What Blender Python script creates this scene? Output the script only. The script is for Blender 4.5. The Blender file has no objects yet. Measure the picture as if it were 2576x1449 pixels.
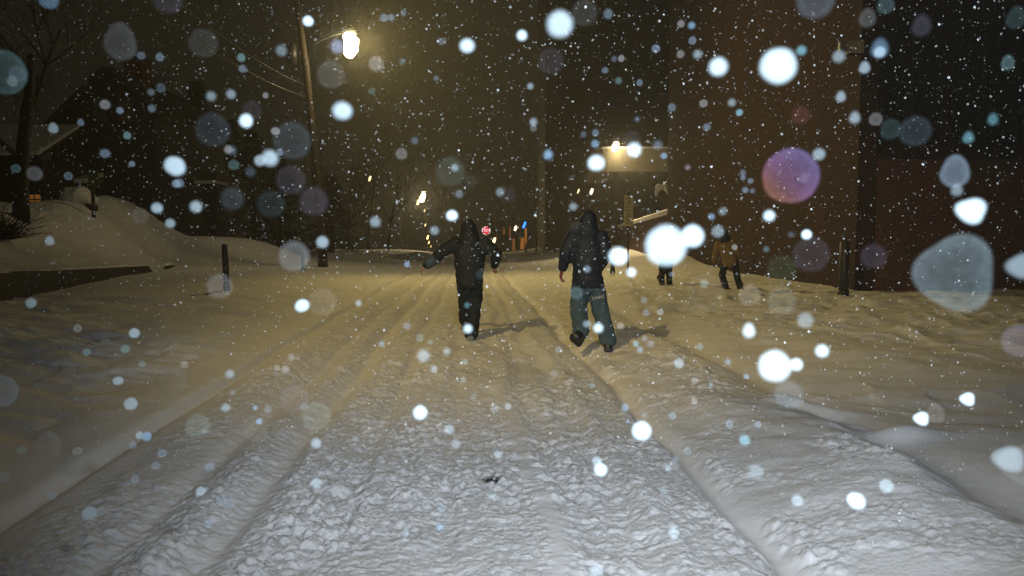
import bpy, bmesh, math, random
import numpy as np
from mathutils import Vector, Matrix, noise as mnoise
R = math.radians
random.seed(7); rng = np.random.default_rng(11)
scene = bpy.context.scene
C = scene.collection

# ------------------------------------------------------------------ camera
F = 1900.0; CXP, CYP = 1288.0, 724.5; CAMZ = 1.5
PITCH = math.atan((CYP - 600.0) / F)
cam_d = bpy.data.cameras.new("camera"); cam = bpy.data.objects.new("camera", cam_d); C.objects.link(cam)
cam.location = (0, 0, CAMZ); cam.rotation_euler = (math.pi / 2 - PITCH, 0, 0)
cam_d.sensor_width = 36.0; cam_d.lens = 36.0 * F / 2576.0
cam_d.clip_start = 0.05; cam_d.clip_end = 2000
cam_d.dof.use_dof = True; cam_d.dof.focus_distance = 11.0; cam_d.dof.aperture_fstop = 4.5
scene.camera = cam
cp, sp = math.cos(PITCH), math.sin(PITCH)
def P(px, py, depth):
    """the point of the place that stands DEPTH metres up the street on the line of sight through a pixel of the 2576-wide photograph"""
    cx, cy = (px - CXP) / F, (CYP - py) / F
    t = depth / (cp + cy * sp)
    return Vector((t * cx, depth, CAMZ + t * (-sp + cy * cp)))

# ------------------------------------------------------------------ tagging
def tag(o, label=None, cat=None, group=None, kind=None):
    if label: o['label'] = label
    if cat: o['category'] = cat
    if group: o['group'] = group
    if kind: o['kind'] = kind
    return o
def link(name, me, mats=None, parent=None, smooth=False):
    o = bpy.data.objects.new(name, me); C.objects.link(o)
    if mats is not None:
        for m in (mats if isinstance(mats, (list, tuple)) else [mats]): me.materials.append(m)
    if smooth and len(me.polygons): me.polygons.foreach_set('use_smooth', [True] * len(me.polygons))
    if parent is not None:
        o.parent = parent
        o.matrix_parent_inverse = Matrix.Translation(-parent.location)
    return o
def empty(name, loc, label, cat, group=None):
    o = bpy.data.objects.new(name, None); C.objects.link(o); o.location = loc
    o.empty_display_size = 0.2
    return tag(o, label, cat, group)
def mesh_from(name, vs, fs):
    me = bpy.data.meshes.new(name); me.from_pydata([tuple(v) for v in vs], [], fs); me.update(); return me

# ------------------------------------------------------------------ geometry builder
class MB:
    def __init__(s): s.v = []; s.f = []
    def box(s, x0, x1, y0, y1, z0, z1):
        b = len(s.v)
        s.v += [(x0,y0,z0),(x1,y0,z0),(x1,y1,z0),(x0,y1,z0),(x0,y0,z1),(x1,y0,z1),(x1,y1,z1),(x0,y1,z1)]
        s.f += [tuple(b+i for i in q) for q in ((0,3,2,1),(4,5,6,7),(0,1,5,4),(1,2,6,5),(2,3,7,6),(3,0,4,7))]
        return s
    def prism(s, pts, y0, y1):
        """polygon in x,z swept along y"""
        b = len(s.v); n = len(pts)
        s.v += [(x, y0, z) for x, z in pts] + [(x, y1, z) for x, z in pts]
        s.f.append(tuple(b + i for i in range(n))); s.f.append(tuple(b + n + i for i in range(n))[::-1])
        for i in range(n):
            j = (i + 1) % n
            s.f.append((b + j, b + i, b + n + i, b + n + j))
        return s
    def slab(s, pts, z0, z1):
        """polygon in x,y raised from z0 to z1 (z may be a list)"""
        b = len(s.v); n = len(pts)
        a = z0 if isinstance(z0, (list, tuple)) else [z0] * n; c = z1 if isinstance(z1, (list, tuple)) else [z1] * n
        s.v += [(p[0], p[1], a[i]) for i, p in enumerate(pts)] + [(p[0], p[1], c[i]) for i, p in enumerate(pts)]
        s.f.append(tuple(b + i for i in range(n))[::-1]); s.f.append(tuple(b + n + i for i in range(n)))
        for i in range(n):
            j = (i + 1) % n
            s.f.append((b + i, b + j, b + n + j, b + n + i))
        return s
    def tube(s, pts, rad, n=8, cap=True):
        pts = [Vector(p) for p in pts]; b = len(s.v); m = len(pts)
        rad = rad if isinstance(rad, (list, tuple)) else [rad] * m
        t0 = (pts[1] - pts[0]).normalized()
        ref = Vector((1, 0, 0)) if abs(t0.x) < .8 else Vector((0, 1, 0))
        u = (ref - t0 * ref.dot(t0)).normalized()
        for i, p in enumerate(pts):
            t = (pts[min(i + 1, m - 1)] - pts[max(i - 1, 0)]).normalized()
            u = (u - t * u.dot(t)).normalized(); w = t.cross(u)
            for k in range(n):
                a = 2 * math.pi * k / n
                s.v.append(tuple(p + (u * math.cos(a) + w * math.sin(a)) * rad[i]))
        for i in range(m - 1):
            for k in range(n):
                j = (k + 1) % n
                s.f.append((b + i*n + k, b + i*n + j, b + (i+1)*n + j, b + (i+1)*n + k))
        if cap:
            s.f.append(tuple(b + k for k in range(n))[::-1]); s.f.append(tuple(b + (m-1)*n + k for k in range(n)))
        return s
    def loft(s, rings, n=16, ref=(1, 0, 0), e=1.0):
        """rings: (centre, r_side, r_front); closed, round ended"""
        pts = [Vector(r[0]) for r in rings]; m = len(pts); b = len(s.v); ref = Vector(ref)
        def ring(c, t, ra, rb):
            u = ref - t * ref.dot(t)
            if u.length < .05: u = Vector((0, 1, 0)) - t * t.y
            u.normalize(); w = t.cross(u)
            for k in range(n):
                a = 2 * math.pi * k / n; ca, sa = math.cos(a), math.sin(a)
                s.v.append(tuple(c + u * (math.copysign(abs(ca)**e, ca) * ra) + w * (math.copysign(abs(sa)**e, sa) * rb)))
        cnt = 0
        tA = (pts[1] - pts[0]).normalized(); tB = (pts[-1] - pts[-2]).normalized()
        rA = min(rings[0][1:]); rB = min(rings[-1][1:])
        for q in (.15, .55, .85):
            k = math.sqrt(1 - (1 - q)**2); ring(pts[0] - tA * rA * (1 - q) * .7, tA, rings[0][1]*k, rings[0][2]*k); cnt += 1
        for i in range(m):
            t = (pts[min(i+1, m-1)] - pts[max(i-1, 0)]).normalized(); ring(pts[i], t, rings[i][1], rings[i][2]); cnt += 1
        for q in (.85, .55, .15):
            k = math.sqrt(1 - (1 - q)**2); ring(pts[-1] + tB * rB * (1 - q) * .7, tB, rings[-1][1]*k, rings[-1][2]*k); cnt += 1
        for i in range(cnt - 1):
            for k in range(n):
                j = (k + 1) % n
                s.f.append((b + i*n + k, b + i*n + j, b + (i+1)*n + j, b + (i+1)*n + k))
        s.f.append(tuple(b + k for k in range(n))[::-1]); s.f.append(tuple(b + (cnt-1)*n + k for k in range(n)))
        return s
    def ball(s, c, rx, ry, rz, seg=12, rings=8):
        b = len(s.v); c = Vector(c)
        s.v.append((c.x, c.y, c.z - rz))
        for i in range(1, rings):
            th = math.pi * i / rings
            for k in range(seg):
                a = 2 * math.pi * k / seg
                s.v.append((c.x + rx*math.sin(th)*math.cos(a), c.y + ry*math.sin(th)*math.sin(a), c.z - rz*math.cos(th)))
        s.v.append((c.x, c.y, c.z + rz)); last = len(s.v) - 1
        for k in range(seg):
            j = (k + 1) % seg
            s.f.append((b, b + 1 + j, b + 1 + k))
            for i in range(rings - 2):
                s.f.append((b+1+i*seg+k, b+1+i*seg+j, b+1+(i+1)*seg+j, b+1+(i+1)*seg+k))
            s.f.append((last, last - seg + k, last - seg + j))
        return s
    def build(s, name, mat, parent=None, smooth=False, bevel=0):
        me = mesh_from(name, s.v, s.f)
        bm = bmesh.new(); bm.from_mesh(me); bmesh.ops.recalc_face_normals(bm, faces=bm.faces)
        if bevel: bmesh.ops.bevel(bm, geom=bm.edges[:], offset=bevel, segments=2, affect='EDGES', profile=.5)
        bm.to_mesh(me); bm.free()
        return link(name, me, mat, parent, smooth)

# ------------------------------------------------------------------ materials
def new_mat(name):
    m = bpy.data.materials.new(name); m.use_nodes = True; nt = m.node_tree
    return m, nt, nt.nodes['Principled BSDF']
def N(nt, typ, **kw):
    n = nt.nodes.new(typ)
    for k, v in kw.items():
        if k in n.inputs: n.inputs[k].default_value = v
        else: setattr(n, k, v)
    return n
def rough_mat(name, col, var=.25, scale=6.0, rough=.8, bump=.3, metal=0.0, dist=.02, stretch=None):
    m, nt, b = new_mat(name)
    tc = N(nt, 'ShaderNodeTexCoord'); mp = N(nt, 'ShaderNodeMapping'); nt.links.new(tc.outputs['Object'], mp.inputs[0])
    if stretch: mp.inputs['Scale'].default_value = stretch
    nz = N(nt, 'ShaderNodeTexNoise'); nz.inputs['Scale'].default_value = scale; nz.inputs['Detail'].default_value = 6
    nt.links.new(mp.outputs[0], nz.inputs['Vector'])
    mix = N(nt, 'ShaderNodeMix', data_type='RGBA')
    mix.inputs['A'].default_value = (*[c * (1 - var) for c in col], 1); mix.inputs['B'].default_value = (*[min(1, c * (1 + var)) for c in col], 1)
    nt.links.new(nz.outputs['Fac'], mix.inputs['Factor']); nt.links.new(mix.outputs['Result'], b.inputs['Base Color'])
    b.inputs['Roughness'].default_value = rough; b.inputs['Metallic'].default_value = metal
    if bump:
        bp = N(nt, 'ShaderNodeBump'); bp.inputs['Strength'].default_value = bump; bp.inputs['Distance'].default_value = dist
        nt.links.new(nz.outputs['Fac'], bp.inputs['Height']); nt.links.new(bp.outputs[0], b.inputs['Normal'])
    return m
def brick_mat(name, c1, c2, mortar, scale=1.0):
    m, nt, b = new_mat(name)
    tc = N(nt, 'ShaderNodeTexCoord'); sep = N(nt, 'ShaderNodeSeparateXYZ'); cmb = N(nt, 'ShaderNodeCombineXYZ'); add = N(nt, 'ShaderNodeMath', operation='ADD')
    nt.links.new(tc.outputs['Object'], sep.inputs[0]); nt.links.new(sep.outputs['X'], add.inputs[0]); nt.links.new(sep.outputs['Y'], add.inputs[1])
    nt.links.new(add.outputs[0], cmb.inputs['X']); nt.links.new(sep.outputs['Z'], cmb.inputs['Y'])
    br = N(nt, 'ShaderNodeTexBrick'); br.inputs['Color1'].default_value = (*c1, 1); br.inputs['Color2'].default_value = (*c2, 1); br.inputs['Mortar'].default_value = (*mortar, 1)
    br.inputs['Scale'].default_value = scale; br.inputs['Brick Width'].default_value = .22; br.inputs['Row Height'].default_value = .075; br.inputs['Mortar Size'].default_value = .006
    nt.links.new(cmb.outputs[0], br.inputs['Vector'])
    nz = N(nt, 'ShaderNodeTexNoise'); nz.inputs['Scale'].default_value = .7; nz.inputs['Detail'].default_value = 5; nt.links.new(tc.outputs['Object'], nz.inputs['Vector'])
    mul = N(nt, 'ShaderNodeMix', data_type='RGBA', blend_type='MULTIPLY'); mul.inputs['Factor'].default_value = .7
    nt.links.new(br.outputs['Color'], mul.inputs['A']); nt.links.new(nz.outputs['Color'], mul.inputs['B'])
    hs = N(nt, 'ShaderNodeHueSaturation'); hs.inputs['Value'].default_value = 1.7; hs.inputs['Saturation'].default_value = .95
    nt.links.new(mul.outputs['Result'], hs.inputs['Color']); nt.links.new(hs.outputs[0], b.inputs['Base Color'])
    b.inputs['Roughness'].default_value = .9
    bp = N(nt, 'ShaderNodeBump'); bp.inputs['Strength'].default_value = .4; bp.inputs['Distance'].default_value = .01
    nt.links.new(br.outputs['Fac'], bp.inputs['Height']); bp.invert = True; nt.links.new(bp.outputs[0], b.inputs['Normal'])
    return m
def emit_mat(name, col, strength):
    m, nt, b = new_mat(name)
    b.inputs['Base Color'].default_value = (*[c * .5 for c in col], 1)
    b.inputs['Emission Color'].default_value = (*col, 1); b.inputs['Emission Strength'].default_value = strength
    return m
def snow_mat(name, grain=1.0):
    m, nt, b = new_mat(name)
    geo = N(nt, 'ShaderNodeNewGeometry')
    n1 = N(nt, 'ShaderNodeTexNoise'); n1.inputs['Scale'].default_value = 85; n1.inputs['Detail'].default_value = 8; n1.inputs['Roughness'].default_value = .65
    n2 = N(nt, 'ShaderNodeTexNoise'); n2.inputs['Scale'].default_value = 4; n2.inputs['Detail'].default_value = 5
    vo = N(nt, 'ShaderNodeTexVoronoi'); vo.inputs['Scale'].default_value = 34
    for q in (n1, n2, vo): nt.links.new(geo.outputs['Position'], q.inputs['Vector'])
    mix = N(nt, 'ShaderNodeMix', data_type='RGBA'); mix.inputs['A'].default_value = (.70, .71, .74, 1); mix.inputs['B'].default_value = (.86, .86, .87, 1)
    nt.links.new(n2.outputs['Fac'], mix.inputs['Factor']); nt.links.new(mix.outputs['Result'], b.inputs['Base Color'])
    b.inputs['Roughness'].default_value = .75; b.inputs['Specular IOR Level'].default_value = .3
    mth = N(nt, 'ShaderNodeMath', operation='MULTIPLY_ADD'); mth.inputs[1].default_value = -.5
    nt.links.new(vo.outputs['Distance'], mth.inputs[0]); nt.links.new(n1.outputs['Fac'], mth.inputs[2])
    at = N(nt, 'ShaderNodeAttribute', attribute_name='churn')
    bst = N(nt, 'ShaderNodeMath', operation='MULTIPLY_ADD'); bst.inputs[1].default_value = .6 * grain; bst.inputs[2].default_value = .12 * grain
    nt.links.new(at.outputs['Fac'], bst.inputs[0])
    bp = N(nt, 'ShaderNodeBump'); bp.inputs['Distance'].default_value = .02
    nt.links.new(bst.outputs[0], bp.inputs['Strength']); nt.links.new(mth.outputs[0], bp.inputs['Height']); nt.links.new(bp.outputs[0], b.inputs['Normal'])
    return m
M = {}
M['snow'] = snow_mat('packed_snow')
M['drift'] = snow_mat('soft_snow', .6)
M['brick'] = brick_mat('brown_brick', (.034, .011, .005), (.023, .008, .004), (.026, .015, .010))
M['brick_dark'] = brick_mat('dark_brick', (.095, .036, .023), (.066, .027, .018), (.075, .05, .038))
M['dark_wall'] = rough_mat('dark_cladding', (.014, .013, .012), .3, 1.5)
M['house'] = rough_mat('dark_clapboard', (.035, .035, .038), .3, 3, stretch=(.3, .3, 14))
M['roof'] = rough_mat('dark_shingle', (.04, .037, .035), .35, 9)
M['glass'] = rough_mat('night_glass', (.008, .009, .010), .2, 2, rough=.12, bump=0)
M['window'] = rough_mat('grey_reflection_pane', (.11, .11, .095), .25, 3, rough=.4, bump=.1)  # grey reflection in the house panes, painted as their colour
M['stone'] = rough_mat('dark_stone', (.009, .009, .009), .5, 5, bump=.7)
M['concrete'] = rough_mat('stained_concrete', (.34, .30, .22), .2, 2.5)
M['wood'] = rough_mat('weathered_pole', (.045, .032, .022), .4, 10, stretch=(1, 1, .08))
M['bark'] = rough_mat('dark_bark', (.022, .019, .016), .4, 12, stretch=(1, 1, .2))
M['needle'] = rough_mat('dark_needles', (.018, .022, .015), .4, 4, bump=0)
M['iron'] = rough_mat('black_iron', (.02, .02, .022), .3, 14, rough=.5, bump=.15)
M['steel'] = rough_mat('galvanised_steel', (.3, .3, .29), .2, 20, rough=.5, bump=.1, metal=.6)
M['black_cloth'] = rough_mat('black_jacket_cloth', (.005, .009, .015), .35, 30, rough=.75, bump=.5, dist=.006)
M['black_cloth_b'] = rough_mat('black_trouser_cloth', (.004, .008, .013), .35, 30, rough=.8, bump=.5, dist=.006)
M['navy_cloth'] = rough_mat('navy_jacket_cloth', (.003, .009, .022), .4, 26, rough=.7, bump=.5, dist=.006)
M['lit_sleeve_cloth'] = rough_mat('flash_lit_sleeve_cloth', (.05, .075, .11), .3, 26, rough=.8, bump=.4, dist=.006)  # flash light on the forearm, painted as a lighter cloth
M['jean'] = rough_mat('slate_blue_trousers', (.050, .088, .125), .5, 9, rough=.85, bump=.5, dist=.008)
M['ochre'] = rough_mat('ochre_jacket', (.20, .135, .055), .25, 9, rough=.8, bump=.4, dist=.008)
M['skin'] = rough_mat('cold_skin', (.42, .20, .14), .15, 12, rough=.55, bump=.1)
M['boot'] = rough_mat('black_boot', (.018, .018, .02), .3, 22, rough=.45, bump=.3, dist=.006)
M['boot_grey'] = rough_mat('grey_boot', (.13, .17, .19), .3, 22, rough=.6, bump=.3, dist=.006)
M['glove'] = rough_mat('red_glove', (.22, .035, .035), .3, 22, rough=.7, bump=.3, dist=.005)
M['thread'] = rough_mat('pale_stitching', (.45, .48, .5), .1, 30, bump=0)
M['green_panel'] = rough_mat('faded_green_panel', (.10, .13, .05), .2, 6, bump=.05)
M['sign_beige'] = rough_mat('frosted_sign_face', (.46, .40, .28), .2, 9, bump=.05)
M['sign_ink'] = rough_mat('sign_ink', (.10, .085, .06), .2, 9, bump=0)
def retro(name, col):
    """retroreflective sheeting: throws most light back at whoever lights it"""
    m, nt, b = new_mat(name)
    b.inputs['Base Color'].default_value = (*col, 1); b.inputs['Metallic'].default_value = 1.0; b.inputs['Roughness'].default_value = .165
    return m
M['sign_red'] = retro('red_sheeting', (.75, .02, .03)); M['sign_white'] = retro('white_sheeting', (.95, .95, .97))

# ------------------------------------------------------------------ ground
def hash2(ix, iy, k):
    h = (ix.astype(np.int64) * 374761393 + iy.astype(np.int64) * 668265263 + k * 974634777) & 0x7fffffff
    h = ((h ^ (h >> 13)) * 1274126177) & 0x7fffffff
    h = h ^ (h >> 16)
    return (h & 0xffff) / 65535.0
def vnoise(x, y, k=0):
    ix, iy = np.floor(x), np.floor(y); fx, fy = x - ix, y - iy
    fx = fx*fx*(3 - 2*fx); fy = fy*fy*(3 - 2*fy)
    a = hash2(ix, iy, k); b = hash2(ix+1, iy, k); c = hash2(ix, iy+1, k); d = hash2(ix+1, iy+1, k)
    return (a*(1-fx) + b*fx)*(1-fy) + (c*(1-fx) + d*fx)*fy - .5
def fbm(x, y, k=0, o=4, g=.5):
    t = 0; a = 1
    for i in range(o):
        t = t + a*vnoise(x*2**i + 17.3*i, y*2**i + 9.1*i, k + i); a *= g
    return t
def lumps(x, y, k=0, dens=1.0):
    """rounded clods: dome height around random cell centres, 0..1"""
    ix, iy = np.floor(x), np.floor(y); best = np.zeros_like(x)
    for dx in (-1, 0, 1):
        for dy in (-1, 0, 1):
            jx, jy = ix+dx, iy+dy
            px = jx + .15 + .7*hash2(jx, jy, k); py = jy + .15 + .7*hash2(jx, jy, k+1); r = .35 + .5*hash2(jx, jy, k+2)
            sx = .75 + .5*hash2(jx, jy, k+3)
            d2 = (((x-px)*sx)**2 + ((y-py)/sx)**2)/(r*r)
            best = np.maximum(best, np.sqrt(np.clip(1 - d2, 0, 1))*r*1.2*(hash2(jx, jy, k+4) < dens))
    return best
def sst(a, b, x):
    t = np.clip((x - a)/(b - a), 0, 1); return t*t*(3 - 2*t)
def gau(x, w): return np.exp(-(x/w)**2)
WX0, WY0, WDX = -10.0, 14.75, -.24          # line of the low stone wall on the left
def wall_x(y): return WX0 + WDX*(y - WY0)
BH_Y = [-40, 8, 25, 33, 38, 45, 52, 60, 68, 80, 300]; BH_Z = [1.0, 1.4, 2.1, 3.0, 2.7, 2.4, 1.9, 1.2, .5, .2, .1]
WT_Y = [-40, 14.75, 26.4, 27.3, 28.6, 29.4, 31, 32, 50, 300]; WT_Z = [.9, .86, .58, .22, .22, .47, .45, .25, .3, .3]
def ground(x, y, fine=True):
    x = np.asarray(x, float); y = np.asarray(y, float)
    s = x + .057*y
    wob = .05*np.sin(y*.55 + 1) + .04*np.sin(y*1.3)
    s2 = s + wob*.6
    left = sst(-2.45, -7.5, s); right = sst(2.6, 6, s)
    z = .32*left + .10*right
    z = z + .30*sst(22, 40, y)*sst(3.5, 9, s)+ .75*sst(42, 60, y)*sst(5.5, 10.5, s)
    # beyond the crossing the street drops away
    z = z - .03*np.clip(y - 82, 0, 400)*sst(-40, -5, -np.abs(x)) - .01*np.clip(y-82, 0, 400)
    # bank behind the wall
    w = wall_x(y) - x
    top = np.interp(y, WT_Y, WT_Z); bh = np.interp(y, BH_Y, BH_Z)
    bank = top + (bh - .2)*sst(0, 4.6, w)*(1 + .10*fbm(x*.5, y*.3, 141, 3)) + (.12*fbm(x*.9, y*.5, 143, 3) + .06*np.abs(fbm(x*2.3, y*1.2, 145, 4)) + .05*lumps(x/.5, y/.8, 147, .25))*sst(0, 1.5, w)
    z = np.where(w > 0, np.maximum(bank, z), z)
    near = np.exp(-np.maximum(y - 3, 0)/16)
    # roadway profile
    z = z + (.012 + .03*vnoise(y*1.1, s*1.5, 191))*sst(-2.50, -2.66, s2)*(1 + 0*s)*np.exp(-((s+2.9)/.8)**2)
    rw = .03*fbm(y*.9, s*0 + 3.3, 151, 3); sr = s2 + rw
    z = z - .07*gau(sr + 2.56, .08) - .05*gau(sr + 1.25, .10) - .045*gau(sr + 1.72, .09) - .03*gau(sr + .72, .08) - .02*gau(sr + .15, .10) - .035*gau(sr - .80, .10) + .025*gau(sr + 1.48, .08) + .02*gau(sr + 2.1, .15) + .02*gau(sr - .98, .07)
    sc = s + .05*np.sin(y*1.15) + .03*np.sin(y*2.7 + 1)
    z = z + .018*gau(sc - .36, .07) - .03*gau(sc - .55, .10)
    z = z - .075*gau(sr - 1.47 + .05*vnoise(y*1.7, y*0, 153), .10) - .025*gau(s2 - 1.6, .35)
    cr = 2.62 + .05*np.sin(y*.9) + .14*vnoise(y*1.3, y*0, 155) + .09*vnoise(y*4.1, y*0, 157) + .05*vnoise(y*11, y*0, 158)
    ridge = np.where(s < cr, sst(1.5, 2.55, s - (cr - 2.62)), sst(.42, 0, s - cr))
    fade = .35 + .65*np.exp(-np.maximum(y - 9, 0)/7)
    z = z + (.095 + .11*fbm(x*1.3, y*1.1, 111, 4))*ridge*fade
    z = z - .05*gau(s - 3.1, .22)*fade
    # drifts right and left
    dr = fbm((x - .5*y)*.55, (y + .3*x)*.9, 5, 3)
    z = z + .17*sst(2.9, 4.2, s)*np.exp(-y/30)*dr
    dl = fbm(x*.42, y*.75 + .15*x, 9, 3)
    z = z + .13*sst(-2.7, -3.6, s)*np.exp(-np.maximum(y-4, 0)/14)*(np.abs(dl)*2 - .35)
    # trampled footpath across the left verge
    tp = sst(-2.8, -3.6, s)*gau(y - (9.2 + .12*(x + 5)), 1.6)
    z = z + .15*tp*np.abs(fbm(x*1.2, y*3.4, 21, 4))
    # two scuffed lumps right of the ridge, knee-high mounds by the pole
    for lx, ly, ax, ay, h in ((2.62, 6.45, .34, .13, .10), (2.45, 6.62, .2, .1, .06), (2.92, 5.62, .28, .12, .10), (2.7, 5.8, .16, .1, .07), (-9.2, 44, 2.2, 1.5, .5), (-6.4, 52, 1.6, 1.2, .55), (-14.2, 37, 2.4, 3.2, .95), (-17.2, 36, 2.4, 3.4, 1.0), (-12.3, 38, 1.6, 2.6, .5), (7.6, 37, 1.5, 3, .5)):
        z = z + h*np.exp(-((x - lx)/ax)**2 - ((y - ly)/ay)**2)
    z = z + .05*fbm(x*.25, y*.25, 31, 3)
    churn = sst(-2.45, -2.1, s)*sst(1.46, 1.34, s)*(1 - .85*gau(sc - .36, .055))*(1 - .7*gau(s2 + 1.25, .13))*(1 - .5*gau(s2+1.75, .1))
    flank = sst(1.5, 1.62, s)*sst(2.75, 2.55, s)
    trod = sst(2.9, 4.5, s)*sst(9, 13, y)*sst(30, 20, y)
    if fine:
        nr = np.exp(-np.maximum(y - 5, 0)/9)
        patch = np.clip(.75 + 1.3*fbm(x*.9, y*.6, 41, 3), .12, 1.3)
        a = 1.15*churn*patch + 1.2*flank*np.clip(.45 + 1.8*fbm(x*1.7, y*1.4, 47, 2), 0, 1)
        wx_ = x + .03*vnoise(x*9, y*9, 201); wy_ = y + .03*vnoise(x*9, y*9, 203)
        z = z + a*(.026*lumps(wx_/.12, wy_/.12, 51, .14) + .022*lumps(wx_/.065, wy_/.065, 56, .45)*np.clip(.7+2*vnoise(x*3, y*3, 57), 0, 1.2) + .016*lumps(wx_/.038, wy_/.038, 61, .6) + .009*lumps(x/.022, y/.022, 71, .6))*(.4 + .6*nr)
        z = z + (.014*flank + .012*churn)*fbm(x*2.6, y*2.0, 81, 3)
        z = z + .045*sst(-2.6, -2.2, s)*sst(2.7, 2.0, s)*sst(5.5, 9, y)*np.exp(-np.maximum(y - 14, 0)/14)*(lumps(x/.33, y/.42, 161)*np.clip(.3 + 2*vnoise(x*1.1, y*.7, 163), 0, 1.2) + .8*fbm(x*2.6, y*1.7, 165, 4))
        fp = sst(2.9, 3.6, s)*sst(5.5, 8, y)*sst(34, 18, y)
        z = z - .10*fp*lumps(x/.62, y/.8, 171)*np.clip(4*vnoise(x*.6, y*.45, 173), 0, 1)
        fq = sst(-2.9, -3.6, s)*sst(6, 8, y)*sst(24, 13, y)
        z = z - .09*fq*lumps(x/.6, y/.75, 181)*np.clip(4*vnoise(x*.5, y*.6 + .2*x, 183), 0, 1)
        z = z + .13*trod*np.abs(fbm(x*1.3, y*2.0, 91, 4)) + .05*sst(-2.7, -3.4, s)*np.abs(fbm(x*1.1, y*2.6, 131, 4))*gau(y - 11, 5) + .02*sst(1.6, 2.4, s)*sst(8.5, 10, y)*fbm(x*2.2, y*2.2, 97, 3)
        z = z + .004*fbm(x*9, y*9, 99, 3)
        # tread cleats in the left tyre groove
        z = z + .012*gau(s2 + 2.5, .07)*sst(4.4, 5, y)*sst(9, 7.5, y)*np.clip(.3 + 3*vnoise(y*1.3, s*2, 211), 0, 1)*(np.sin(y*52 + s*30 + 2*vnoise(y*3, s, 213)) > 0)
    return z, np.clip(churn + .5*flank + .3*trod, 0, 1)
def gz(x, y): return float(ground(np.array([x]), np.array([y]), False)[0][0])
ys = np.concatenate([np.linspace(-30, 1.0, 50)[:-1], np.exp(np.linspace(0, math.log(2.4), 40))[:-1], np.exp(np.linspace(math.log(2.4), math.log(16), 640))[:-1], np.exp(np.linspace(math.log(16), math.log(420), 330))])
us = np.linspace(-1, 1, 1050); us = .55*us + .45*us**3
YY, UU = np.meshgrid(ys, us, indexing='ij')
XX = UU*(1.75*np.abs(YY) + 3.0)
ZZ, CH = ground(XX, YY)
ny, nx = XX.shape
me = bpy.data.meshes.new('snow_ground')
me.vertices.add(nx*ny); me.vertices.foreach_set('co', np.stack([XX, YY, ZZ], -1).astype(np.float32).ravel())
idx = np.arange(nx*ny).reshape(ny, nx)
q = np.stack([idx[:-1, :-1], idx[:-1, 1:], idx[1:, 1:], idx[1:, :-1]], -1).reshape(-1, 4)
me.loops.add(q.size); me.loops.foreach_set('vertex_index', q.ravel().astype(np.int32))
me.polygons.add(len(q)); me.polygons.foreach_set('loop_start', (np.arange(len(q))*4).astype(np.int32))
me.update(calc_edges=True)
at = me.attributes.new('churn', 'FLOAT', 'POINT'); at.data.foreach_set('value', CH.astype(np.float32).ravel())
me.polygons.foreach_set('use_smooth', np.ones(len(q), bool))
tag(link('snow_ground', me, M['snow']), kind='structure')

# ------------------------------------------------------------------ people
def finish_cloth(name, mb, mat, parent, voxel=.018, wr=.008, freq=(9, 9, 14), seed=0, keep=1.0):
    """closed overlapping lofts fused into one skin, then wrinkled"""
    me0 = mesh_from('tmp', mb.v, mb.f)
    bm = bmesh.new(); bm.from_mesh(me0); bmesh.ops.recalc_face_normals(bm, faces=bm.faces); bm.to_mesh(me0); bm.free()
    o = bpy.data.objects.new('tmp', me0); C.objects.link(o)
    md = o.modifiers.new('fuse', 'REMESH'); md.mode = 'VOXEL'; md.voxel_size = voxel
    sm = o.modifiers.new('even', 'SMOOTH'); sm.factor = .5; sm.iterations = 4 if voxel > .01 else 2
    dg = bpy.context.evaluated_depsgraph_get(); dg.update()
    me = bpy.data.meshes.new_from_object(o.evaluated_get(dg)); bpy.data.objects.remove(o)
    if wr:
        nrm = [v.normal.copy() for v in me.vertices]
        for v, n in zip(me.vertices, nrm):
            c = v.co
            h = mnoise.noise(Vector((c.x*freq[0] + seed, c.y*freq[1], c.z*freq[2]))) + .6*mnoise.noise(Vector((c.x*freq[0]*2.3 + seed, c.y*freq[1]*2.3, c.z*freq[2]*2.3)))
            v.co = c + n*(h*wr)
    me.name = name
    return link(name, me, mat, parent, True)
def L(a, b, t): return a + (b - a)*t
def limb(mb, pts, rad, n=14, flat=1.0):
    """tube through joints with rounded in-between rings"""
    rs = []
    for i in range(len(pts) - 1):
        for t in (0, .33, .66): rs.append((L(pts[i], pts[i+1], t), L(rad[i], rad[i+1], t), L(rad[i], rad[i+1], t)*flat))
    rs.append((pts[-1], rad[-1], rad[-1]*flat)); mb.loft(rs, n); return mb
def hand(mb, wrist, d, side, size=1.0, curl=.5):
    """palm, four unequal bent fingers and a thumb leaving the side of the palm; D points along the hand, SIDE towards the thumb"""
    d = d.normalized(); side = (side - d*side.dot(d)).normalized(); up = d.cross(side)
    k = size
    mb.loft([(wrist - d*.03*k, .028*k, .022*k), (wrist + d*.02*k, .036*k, .02*k), (wrist + d*.06*k, .042*k, .018*k), (wrist + d*.092*k, .04*k, .015*k)], 12, ref=side)
    for i, (o, l) in enumerate(((.030, .072), (.010, .080), (-.010, .074), (-.029, .058))):
        b = wrist + d*(.092*k) + side*(o*k); c = curl*(1 + .12*i)
        d1 = (d*math.cos(c*.6) + up*math.sin(c*.6)); d2 = (d*math.cos(c*1.5) + up*math.sin(c*1.5)); d3 = (d*math.cos(c*2.2) + up*math.sin(c*2.2))
        p1 = b + d1*l*.45*k; p2 = p1 + d2*l*.32*k; p3 = p2 + d3*l*.23*k
        limb(mb, [b - d*.01*k, p1, p2, p3], [.0095*k, .009*k, .0082*k, .007*k], 8)
    t0 = wrist + d*.03*k + side*.03*k; t1 = t0 + (side*.8 + d*.6).normalized()*.04*k; t2 = t1 + (d*.9 + side*.3 + up*.3).normalized()*.032*k
    limb(mb, [t0 - side*.012*k, t1, t2], [.013*k, .011*k, .0085*k], 8)
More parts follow.
